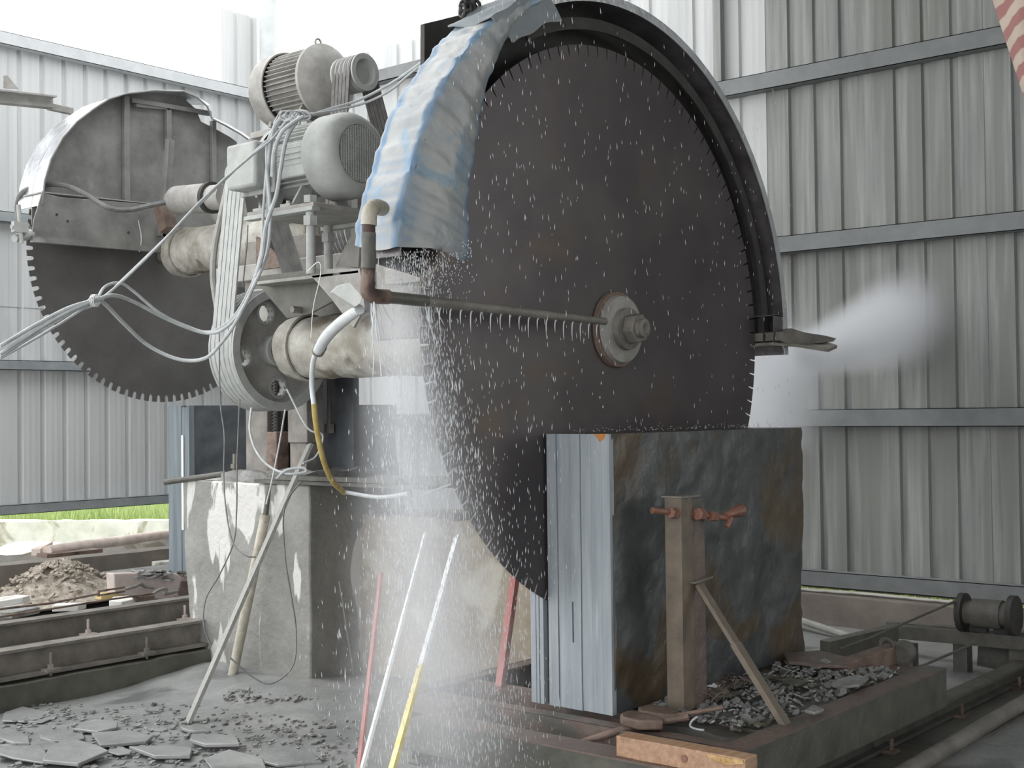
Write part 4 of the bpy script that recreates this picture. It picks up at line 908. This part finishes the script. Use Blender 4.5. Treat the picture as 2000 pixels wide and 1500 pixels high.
# chips and rubble on the cart deck
solo('cart_deck_mud', rough(grid_box((5.25, 2.98, -1.6), (7.05, 3.66, -1.49), 30, 12, 1), .03, 5), 'iron', 'dark muddy bed of the cart beside the slate block', 'mud')
mb = MB()
def chip(mb, c, s, th, tilt=.5):
    n_ = rnd.randint(4, 6); a0 = rnd.uniform(0, 6); ex = Vector((1, 0, rnd.uniform(-tilt, tilt))).normalized(); ey = Vector((0, 1, rnd.uniform(-tilt, tilt))).normalized(); up = ex.cross(ey).normalized()
    P = [c+ex*(s*rnd.uniform(.6, 1.1)*math.cos(a0+i*6.283/n_))+ey*(s*.7*rnd.uniform(.6, 1.1)*math.sin(a0+i*6.283/n_)) for i in range(n_)]
    mb.prism(P, up*th)
for k in range(900): chip(mb, Vector((rnd.uniform(5.3, 7.0), rnd.uniform(3.0, 3.64), -1.485+rnd.uniform(0, .035))), rnd.uniform(.008, .035), rnd.uniform(.004, .012), .7)
tag(part('stone_chips', mb, 'chip'), 'wet heap of small broken stone chips on the cart beside the block', 'stone chips', kind='stuff')
lbl = ['broad flat olive slate piece on the chip heap behind the brace', 'long thin olive slate piece near the far end of the cart', 'grey slate flake close to the dark block on the cart', 'small slate flake near the cart edge beam', 'pale slate flake at the foot of the stake', 'dark slate flake half under the red plate']
for k, (x, y, s_) in enumerate(((1550, 1335, .11), (1660, 1335, .15), (1480, 1330, .09), (1590, 1390, .07), (1420, 1360, .09), (1600, 1300, .1))):
    mb = MB(); chip(mb, at(x, y, 'Z', -1.44), s_, .015, .2); solo('slate_flake', mb, 'chip' if k % 2 else 'greensteel', lbl[k], 'stone', bevel=.003)
mb = MB()
for k in range(60):
    c = Vector((rnd.uniform(5.5, 6.1), rnd.uniform(3.35, 3.62), -1.44)); d = Vector((rnd.uniform(-.1, .1), rnd.uniform(-.1, .1), rnd.uniform(.0, .05))); mb.tube([c, c+d*.5+Vector((0, 0, .02)), c+d], .0022, 4, 3)
tag(part('dry_roots', mb, 'rust'), 'tangle of thin rusty straw at the foot of the dark slate side', 'straw', kind='stuff')
# plates and beams at the far end of the cart
solo('red_plate', MB().prism([at(x, y, 'Z', -1.44) for x, y in ((1530, 1282), (1600, 1276), (1655, 1290), (1655, 1306), (1600, 1304), (1540, 1298))], (0, 0, .02)), 'redbrown', 'dull red plate lying at the far end of the cart by the slate', 'plate', bevel=.003)
solo('tow_beam', MB().bar(at(1636, 1312, 'Z', -1.47), at(1760, 1270, 'Z', -1.42), .1, .1), 'rust', 'rusty square tow beam slanting from the cart towards the winch', 'beam', bevel=.004)
q = at(1732, 1262, 'Z', -1.38)
mb = MB(); mb.tube([q+Vector((0, .04*math.cos(t_), .04*math.sin(t_))) for t_ in [i*math.pi/8 for i in range(17)]], .014, 8); solo('shackle', mb, 'iron', 'small round shackle standing on the rusty tow beam', 'shackle')
solo('pulley_block', MB().cyl(at(1755, 1284, 'Z', -1.44), at(1768, 1272, 'Z', -1.42), .07, 16), 'iron', 'dark rope pulley at the far end of the tow beam', 'pulley block')
solo('steel_beam', MB().bar(at(1612, 1270, 'Z', -1.55), at(1745, 1238, 'Z', -1.55), .08, .12), 'iron', 'dark beam lying between the slate block and the winch rope', 'beam', bevel=.003)
# winch with frame
wf = thing('winch_stand', at(1860, 1260, 'X', 9.2), 'dark steel winch stand across the rails at the right edge', 'frame')
za = at(1900, 1240, 'X', 9.0).z
for zz, dx in ((0, 0), (.055, .35)):
    part('cross_rail', MB().bar(at(1735, 1232, 'X', 9.0+dx)+Vector((0, 0, zz*.5)), at(2080, 1262, 'X', 9.0+dx)+Vector((0, 0, zz*.5)), .08, .09), 'iron', wf)
for x in (1775, 1880, 1990): a = at(x, 1270, 'X', 9.05); part('frame_leg', MB().bar((a.x, a.y, FL), (a.x, a.y, a.z+.05), .1, .1), 'iron', wf)
part('side_panel', MB().prism([at(x, y, 'X', 9.12) for x, y in ((1910, 1262), (2060, 1275), (2060, 1330), (1908, 1300))], (.02, 0, 0)), 'iron', wf)
wi = thing('winch', at(1925, 1230, 'X', 9.0), 'dark grimy winch drum between two round flanges on the frame', 'winch')
a = at(1882, 1196, 'X', 9.0); b = at(1980, 1202, 'X', 9.0)
part('drum', MB().cyl(a, b, .085, 24), 'iron', wi); 
for p in (a, b): d = (b-a).normalized(); part('flange', MB().cyl(p-d*.02, p+d*.02, .135, 28), 'dark', wi)
part('bearing_stand', MB().bar((a.x+.02, a.y-.1, za+.02), (a.x+.02, a.y-.1, a.z), .05, .12).bar((b.x+.02, b.y+.08, za+.02), (b.x+.02, b.y+.08, b.z), .05, .12), 'dark', wi)
part('rope_coil', MB().lathe((a+b)/2, [(-.1, .088), (-.1, .1), (.1, .1), (.1, .088)], 24, ax=(0, 1, 0), closed=True), 'iron', wi)
solo('winch_rope', MB().tube([at(1880, 1168, 'X', 9.0), at(1700, 1246, 'X', 7.9), at(1640, 1268, 'X', 7.4)], .009, 8), 'iron', 'dark wire rope running from the winch top down to the cart', 'rope')
solo('winch_rope', MB().tube([at(1905, 1256, 'X', 8.6), at(1790, 1305, 'X', 7.7), at(1762, 1318, 'X', 7.45)], .009, 8), 'iron', 'lower dark rope slanting under the winch frame over the wet floor', 'rope')
solo('ledge_pipe', MB().tube([at(1545, 1206, 'X', 10.0), at(1668, 1246, 'X', 9.6)], .03, 10), 'conc', 'muddy pipe lying on the ground at the foot of the right curb', 'pipe')
# rail under the near cart and lower pipe
rl = thing('rail_beam', (7.3, 3.02, -1.85), 'dark right-hand rail beam running under the cart to the winch', 'rail beam')
part('rail_section', ibeam((3.6, 3.02, -1.72), (10.0, 3.02, -1.72), .11, .115), 'iron', rl)
for x in (5.6, 6.6, 7.6, 8.6):
    part('rail_clip', MB().box((x, 2.9, -1.84), (x+.08, 2.98, -1.82)).cyl((x+.04, 2.93, -1.85), (x+.04, 2.93, -1.76), .012, 8), 'rust', rl)
solo('rusty_pipe', MB().tube([(4.5, 2.62, -1.80), (8.9, 2.74, -1.80)], .045, 14), 'rail', 'muddy long pipe lying on the floor right of the rail beam', 'pipe')
solo('curb_strip', rough(grid_box((4.0, 2.66, -1.87), (10.2, 2.95, -1.835), 40, 3, 1), .008, 5), 'iron', 'dark muddy bed strip along the right-hand rail beam', 'strip')
rl = thing('rail_beam', (7.3, 4.95, -1.85), 'hidden far rail beam of the near cart, in the spray', 'rail beam')
part('rail_section', ibeam((4.95, 4.85, -1.72), (6.25, 4.85, -1.72), .11, .12), 'rail', rl)

# ---------------------------------------------------------------- far track, left
kb = rough(grid_box((2.6, 7.72, -1.88), (5.83, 8.24, -1.682), 30, 4, 2), .008, 5)
solo('concrete_plinth', kb, 'greensteel', 'long dark concrete plinth under the nearest left rail beam', 'plinth', bevel=.006)
kb = rough(grid_box((2.6, 8.25, -1.88), (9.9, 11.68, -1.66), 40, 16, 1), .012, 4)
solo('slurry_bed', kb, 'mud', 'grey slurry bed between the far rails on the left', 'mud')
for (Y, zt_, lb) in ((7.86, -1.478, 'nearest mud-grey rail beam at the left, on the dark plinth'), (8.62, -1.43, 'second mud-grey rail beam at the left, below the rubble heap')):
    t = thing('rail_beam', (5, Y, zt_-.18), lb, 'rail beam')
    x1 = 5.84 if Y < 8 else 6.5
    mb = MB().bar((2.6, Y, zt_-.009), (x1, Y, zt_-.009), .13, .018).bar((2.6, Y, zt_-.09), (x1, Y, zt_-.09), .02, .16).bar((2.6, Y, zt_-.175), (x1, Y, zt_-.175), .2, .022)
    part('rail_section', mb, 'rail', t)
    for x in ((4.6, 5.33) if Y < 8 else (5.35, 6.2)):
        part('rail_bolt', MB().cyl((x, Y-.09, zt_-.2), (x, Y-.09, zt_-.05), .01, 8).box((x-.05, Y-.13, zt_-.17), (x+.05, Y-.05, zt_-.15)).cyl((x, Y-.09, zt_-.15), (x, Y-.09, zt_-.125), .022, 6), 'pink' if Y > 8 else 'rail', t)
# rubble heap
mb = MB(); nu, nv = 26, 26; hc = at(115, 1185, 'Y', 10.6)
for i in range(nu+1):
    for j in range(nv+1):
        u, v = i/nu*2-1, j/nv*2-1; h = .30*math.exp(-(u*u+v*v)*2.4); x, y = hc.x+u*.75, hc.y+v*.6
        h *= 1+.5*noise.noise(Vector((x*5, y*5, 2)))+.25*noise.noise(Vector((x*14, y*14, 5)))
        mb.v.append(Vector((x, y, -1.62+h)))
for i in range(nu):
    for j in range(nv): mb.f.append((i*(nv+1)+j, (i+1)*(nv+1)+j, (i+1)*(nv+1)+j+1, i*(nv+1)+j+1))
hp_ = tag(part('rubble_heap', mb, 'soil'), 'heap of pale muddy rubble and straw beside the brown trough wall', 'rubble', kind='stuff')
mb = MB()
for k in range(420):
    a = rnd.uniform(0, 6.28); rr = abs(rnd.gauss(0, .33)); c = Vector((hc.x+rr*math.cos(a), hc.y+rr*math.sin(a)*.8, -1.6+.29*math.exp(-(rr/.75)**2*2.4)+.02)); chip(mb, c, rnd.uniform(.015, .05), .015, .8)
tag(part('rubble_chips', mb, 'soil'), 'loose muddy chips scattered over the rubble heap', 'rubble', kind='stuff')
solo('stick', MB().tube([at(117, 1138, 'Y', 10.6), at(124, 1118, 'Y', 10.6), at(132, 1095, 'Y', 10.6)], .006, 6), 'paint', 'thin pale stick poking up out of the rubble heap', 'stick')
for k, (x, y, sx_, sy_, mm, lb) in enumerate(((15, 1180, .3, .16, 'whitec', 'pale stone slab at the left edge beside the rubble heap'), (25, 1200, .24, .14, 'chip', 'lower grey stone slab at the left edge'), (130, 1192, .2, .1, 'whitec', 'white stone piece in front of the rubble heap'), (245, 1180, .14, .12, 'whitec', 'bright white slab right of the ochre board'), (210, 1170, .13, .12, 'ochre', 'ochre board lying right of the rubble heap'), (240, 1162, .07, .04, 'blue', 'small blue scrap beside the ochre board'))):
    q = at(x, y, 'Z', -1.53); mb = MB(); chip(mb, q, (sx_+sy_)/1.6, .05 if k != 5 else .02, .08); solo('stone_slab' if k not in (4, 5) else ('board' if k == 4 else 'scrap'), mb, mm, lb, 'stone' if k not in (4, 5) else ('board' if k == 4 else 'scrap'), bevel=.006)
# wire ropes with turnbuckles
ro = thing('wire_rope', at(100, 1180, 'Y', 9.3), 'upper wire rope with open turnbuckle stretched over the left track', 'wire rope')
part('rope', MB().tube([at(-20, 1192, 'Y', 8.9), at(100, 1178, 'Y', 9.2), at(192, 1160, 'Y', 9.4)], .009, 8), 'rust', ro)
part('turnbuckle', MB().bar(at(192, 1155, 'Y', 9.4), at(243, 1147, 'Y', 9.5), .014, .014).bar(at(192, 1163, 'Y', 9.4), at(243, 1155, 'Y', 9.5), .014, .014).bar(at(192, 1153, 'Y', 9.4), at(192, 1165, 'Y', 9.4), .02, .02), 'rust', ro)
part('hook', MB().tube([at(243, 1151, 'Y', 9.5), at(262, 1146, 'Y', 9.5), at(275, 1141, 'Y', 9.5), at(284, 1146, 'Y', 9.5), at(300, 1148, 'Y', 9.5)], .014, 8, 5), 'rail', ro)
ro = thing('wire_rope', at(100, 1200, 'Y', 9.0), 'lower wire rope ending in a hook beside the dark pulley block', 'wire rope')
part('rope', MB().tube([at(-20, 1208, 'Y', 8.7), at(120, 1186, 'Y', 8.9), at(220, 1170, 'Y', 9.1), at(300, 1159, 'Y', 9.2)], .008, 8), 'rust', ro)
part('hook', MB().tube([at(298, 1160, 'Y', 9.2), at(312, 1152, 'Y', 9.2), at(325, 1150, 'Y', 9.2), at(322, 1160, 'Y', 9.2), at(345, 1155, 'Y', 9.25)], .014, 8, 5), 'rail', ro)
solo('pulley_block', MB().prism([at(x, y, 'Y', 9.15) for x, y in ((262, 1165), (304, 1163), (298, 1178), (287, 1184), (275, 1178))], (0, .06, 0)), 'rust', 'small dark wedge pulley block on the second left rail beam', 'pulley block', bevel=.004)
# far cart end
fc = thing('block_cart', (7.3, 10.0, -1.7), 'pinkish mud-covered end of the far cart under the far slate block', 'cart')
pts = [at(x, y, 'Y', 9.6) for x, y in ((222, 1120), (330, 1117), (400, 1135), (400, 1178), (345, 1175), (225, 1160))]
part('end_frame', MB().prism(pts, (0, .12, 0)), 'pink', fc, bevel=.01)
part('deck', rough(grid_box((7.0, 9.5, -1.5), (9.8, 10.9, -1.46), 14, 8, 1), .012, 5), 'mud', fc)
part('wheel_bracket', MB().prism([at(x, y, 'Y', 9.58) for x, y in ((356, 1135), (366, 1135), (378, 1178), (345, 1178))], (0, .03, 0)), 'redbrown', fc)
mb = MB()
for k in range(90): c = at(rnd.uniform(262, 395), rnd.uniform(1117, 1134), 'Y', rnd.uniform(9.55, 9.9)); chip(mb, c, rnd.uniform(.03, .09), .015, .2)
part('deck_chips', mb, 'chip', fc, kind='stuff')
solo('white_brick', MB().box(at(310, 1112, 'Y', 11.55), at(334, 1092, 'Y', 11.68)), 'whitec', 'small white block on the brown trough wall beside the far slate', 'block', bevel=.01)

# ---------------------------------------------------------------- slate slabs on the floor, lower left
specs = [(60, 1395, .3), (245, 1440, .34), (150, 1478, .34), (330, 1470, .3), (235, 1468, .16), (40, 1475, .26), (20, 1440, .2), (120, 1438, .2), (420, 1452, .24), (300, 1418, .13), (460, 1490, .26), (190, 1420, .2), (560, 1478, .26), (380, 1425, .13), (90, 1460, .15)]
for k, (x, y, s_) in enumerate(specs):
    q = at(x, y, 'Z', FL+.02); mb = MB(); n_ = rnd.choice((5, 6, 8)); a0 = rnd.uniform(0, 6)
    tx, ty = rnd.uniform(-.05, .05), rnd.uniform(-.05, .05)
    P = [Vector((q.x+s_*.6*rnd.uniform(.45, 1.15)*math.cos(a0+i*6.283/n_), q.y+s_*rnd.uniform(.45, 1.15)*math.sin(a0+i*6.283/n_), 0)) for i in range(n_)]
    P = [Vector((v.x, v.y, FL-.004+.008*(k % 3)+abs(tx)*s_+abs(ty)*s_+tx*(v.x-q.x)+ty*(v.y-q.y))) for v in P]
    mb.prism(P, (0, 0, rnd.uniform(.008, .022)))
    solo('slate_slab', mb, 'floor', 'mud-coated grey slate slab lying on the wet floor at lower left', 'stone slab', 'slate slabs scattered on the lower left floor', bevel=.005)
mb = MB()
for k in range(700):
    q = at(rnd.uniform(0, 700), rnd.uniform(1375, 1500), 'Z', FL+.01); chip(mb, q, rnd.uniform(.006, .03), .008, .3)
for k in range(260):
    q = at(rnd.uniform(440, 690), rnd.uniform(1325, 1370), 'Z', FL+.05); chip(mb, q, rnd.uniform(.008, .03), .01, .4)
tag(part('floor_grit', mb, 'mud'), 'small grey grit and chips strewn over the slurry floor', 'grit', kind='stuff')

# ---------------------------------------------------------------- striped cloth, top right
mb = MB(); nu, nv = 10, 24
Pa, Pb = [(1932, -20), (1945, 30), (1962, 80), (1980, 130), (2003, 190)], [(2120, -20), (2120, 30), (2120, 80), (2120, 130), (2120, 190)]
for i in range(nv+1):
    t_ = i/nv*4; k = min(int(t_), 3); f_ = t_-k
    xa = Pa[k][0]+(Pa[k+1][0]-Pa[k][0])*f_; y_ = Pa[k][1]+(Pa[k+1][1]-Pa[k][1])*f_
    for j in range(nu+1):
        s_ = j/nu; p = at(xa+(2120-xa)*s_, y_, 'X', 6.2); mb.v.append(p+Vector((.03*math.sin(s_*14+i*.15), 0, 0)))
for i in range(nv):
    for j in range(nu): mb.f.append((i*(nu+1)+j, (i+1)*(nu+1)+j, (i+1)*(nu+1)+j+1, i*(nu+1)+j+1))
t2 = solo('striped_cloth', mb, 'stripe', 'red and cream striped cloth hanging into the top right corner', 'cloth', sharp=80)
sd = t2.modifiers.new('thickness', 'SOLIDIFY'); sd.thickness = .004

# ================================================================== WATER
def drop(mb, c, l, r, lean=(0, 0)):
    d = Vector((lean[0]*l, lean[1]*l, -l)); e = Vector((r, 0, 0)); f = Vector((0, r, 0)); m_ = c+d*.6
    mb.add([c, m_+e, m_+f, m_-e, m_-f, c+d], [(0, 2, 1), (0, 3, 2), (0, 4, 3), (0, 1, 4), (5, 1, 2), (5, 2, 3), (5, 3, 4), (5, 4, 1)])
mb = MB()
# drops in front of the blade
for k in range(1700):
    x = rnd.uniform(4.3, 7.25); z = rnd.uniform(-1.0, 2.0)
    if rnd.random() > .35+.65*math.exp(-((x-4.35)/.75)**2): continue
    s = rnd.uniform(.5, 1.5)
    drop(mb, Vector((x, rnd.uniform(3.72, 3.98), z)), .026*s, .0017*s**.5, (rnd.uniform(-.15, .25), 0))
# dense curtain falling from the tarp edge and pipe
for k in range(7500):
    u = rnd.random(); z = .72-2.5*rnd.random()**.9; sp = .06+.17*max(0, (.5-z)/2.3)
    x = 4.16+rnd.gauss(.0, sp*1.5)+.13*max(0, .5-z); y = 4.02+rnd.gauss(0, sp*.8)
    if y > 4.04 and x > 4.2 and y < 4.14: y = 4.03
    s = rnd.uniform(.4, 1.3)*(2.2 if rnd.random() < .05 else 1)
    drop(mb, Vector((x, y, z)), .026*s, .0019*s**.8, (rnd.uniform(-.12, .2), 0))
# drips from the tarp hem
for k in range(500):
    px = rnd.uniform(745, 912); q = at(px, 498-(px-738)*.18, 'Y', 4.0-.0*rnd.random()); q.y = 3.97; q.z -= abs(rnd.gauss(0, .13)); s = rnd.uniform(.6, 1.5); drop(mb, q, .009*s, .0024*s)
tag(part('falling_drops', mb, 'water'), 'countless water drops falling in front of the near blade', 'water', kind='stuff')
# ropes of water from the pipe, jets from the spray bar
mb = MB()
for k in range(12):
    x0 = rnd.choice((rnd.uniform(722, 750), rnd.uniform(722, 860))); p = at(x0, 588+rnd.uniform(-3, 5), 'Y', YP+rnd.uniform(-.02, .05)); pts = []
    L_ = rnd.uniform(.08, .42); ph = rnd.uniform(0, 6); dx = rnd.uniform(-.03, .09)
    for i in range(14): t_ = i/13; pts.append(p+Vector((dx*t_+.012*math.sin(ph+t_*9)*t_, .01*math.cos(ph+t_*7)*t_, -L_*t_)))
    mb.tube(pts, [.005, .0025, .0038, .0012, .0028, .0006], 6)
for k in range(19):
    t_ = .02+.93*k/18; p = p0+(p1-p0)*t_+Vector((0, 0, -.02)); l = rnd.uniform(.03, .055)
    mb.tube([p, p+Vector((-.012, -.003, -.3*l)), p+Vector((-.016, -.004, -l)), p+Vector((-.014, -.004, -l*1.9))], [.0042, .0036, .0028, .0005], 6, 3)
for k in range(7):
    q = at(1174+rnd.uniform(-4, 8), 640+k*26+rnd.uniform(-6, 6), 'Y', 3.95); drop(mb, q, .02, .004)
tag(part('water_streams', mb, 'water'), 'white water streams pouring from the rusty pipe and spray bar', 'water', kind='stuff')
# splash on top of the block and hood
mb = MB()
for k in range(420):
    a = rnd.uniform(rad(-2), rad(75)); r_ = RG+abs(rnd.gauss(0, .015)); drop(mb, SA+Vector((r_*math.cos(a), rnd.uniform(-.1, .1), r_*math.sin(a))), .006, .0022)
for k in range(160): drop(mb, Vector((rnd.uniform(5.2, 7.1), 3.70+rnd.uniform(0, .3), -.1+abs(rnd.gauss(0, .012)))), .005, .003)
tag(part('splash_drops', mb, 'water'), 'fine splash beads on the hood edge and along the block top', 'water', kind='stuff')
# mist: bounded clouds of fine spray, denser towards their cores
def mist(name, p, q, r0, r1, dens, label, nscale=3.0, nz=.5):
    """tapering cloud from p (radius r0) to q (radius r1), local Z along the axis"""
    p = Vector(p); q = Vector(q); L_ = (q-p).length
    mb = MB(); seg = 24
    for i in range(9):
        t_ = i/8; r_ = r0+(r1-r0)*t_
        for j in range(seg): a = 2*math.pi*j/seg; mb.v.append(Vector((r_*math.cos(a), r_*math.sin(a), L_*t_)))
    for i in range(8):
        for j in range(seg): mb.f.append((i*seg+j, i*seg+(j+1) % seg, (i+1)*seg+(j+1) % seg, (i+1)*seg+j))
    mb.f += [tuple(range(seg-1, -1, -1)), tuple(8*seg+j for j in range(seg))]
    m = bpy.data.materials.new(name+' spray'); m.use_nodes = True; n = m.node_tree.nodes; l = m.node_tree.links
    n.remove(n['Principled BSDF']); v = n.new('ShaderNodeVolumePrincipled'); v.inputs['Color'].default_value = (.96, .97, 1, 1); v.inputs['Anisotropy'].default_value = .0
    l.new(v.outputs[0], n['Material Output'].inputs['Volume'])
    tcn = n.new('ShaderNodeTexCoord'); sp = n.new('ShaderNodeSeparateXYZ'); l.new(tcn.outputs['Object'], sp.inputs[0])
    def mth(op, a, b=None, clamp=False):
        k = n.new('ShaderNodeMath'); k.operation = op; k.use_clamp = clamp
        for i, s_ in enumerate((a, b)):
            if s_ is None: continue
            if isinstance(s_, (int, float)): k.inputs[i].default_value = s_
            else: l.new(s_, k.inputs[i])
        return k.outputs[0]
    rr = mth('SQRT', mth('ADD', mth('MULTIPLY', sp.outputs['X'], sp.outputs['X']), mth('MULTIPLY', sp.outputs['Y'], sp.outputs['Y'])))
    tt = mth('DIVIDE', sp.outputs['Z'], L_, True)
    rad_ = mth('ADD', mth('MULTIPLY', tt, r1-r0), r0)
    fall = mth('SUBTRACT', 1.0, mth('DIVIDE', rr, rad_), True); fall = mth('MULTIPLY', fall, fall)
    e0_ = mth('MULTIPLY', mth('SUBTRACT', 1.0, tt), 4.0, True) if r1 > r0 else mth('MULTIPLY', mth('SUBTRACT', 1.0, tt), 6.0, True)
    e1_ = mth('MULTIPLY', tt, 8.0, True)
    no = n.new('ShaderNodeTexNoise'); no.inputs['Scale'].default_value = nscale; no.inputs['Detail'].default_value = 2; l.new(tcn.outputs['Object'], no.inputs['Vector'])
    nn = mth('ADD', mth('MULTIPLY', no.outputs['Fac'], nz*2), 1-nz)
    area = mth('DIVIDE', r0, rad_)
    dn = mth('MULTIPLY', mth('MULTIPLY', mth('MULTIPLY', fall, e0_), mth('MULTIPLY', e1_, nn)), mth('MULTIPLY', area, dens))
    l.new(dn, v.inputs['Density'])
    me = bpy.data.meshes.new(name); me.from_pydata([tuple(v_) for v_ in mb.v], [], mb.f); me.materials.append(m)
    o = bpy.data.objects.new(name, me); COL.objects.link(o); o.location = p; o.rotation_mode = 'QUATERNION'; o.rotation_quaternion = (q-p).to_track_quat('Z', 'Y')
    return tag(o, label, 'mist', kind='stuff')
mist('spray_mist', (4.08, 4.08, .72), (4.38, 4.06, -1.84), .15, .66, 12.5, 'white haze of spray falling below the tarp edge')
mist('spray_mist', at(1535, 712, 'Y', 4.2), at(1900, 575, 'Y', 4.5), .14, .75, 34, 'mist plume blown from the blade exit up the right wall')
mist('spray_mist', (7.25, 4.3, -.5), (8.7, 4.6, .5), .4, .8, 5, 'low mist cloud behind the far top corner of the near block')

mist('spray_mist', at(1500, 880, 'Y', 4.6), at(1535, 640, 'Y', 4.55), .36, .36, 16, 'dense white spray just behind the blade exit', 5)

# ------------------------------------------------------------------ put the floor at z = 0
for o in S.objects:
    if o.parent is None: o.location.z += ZO
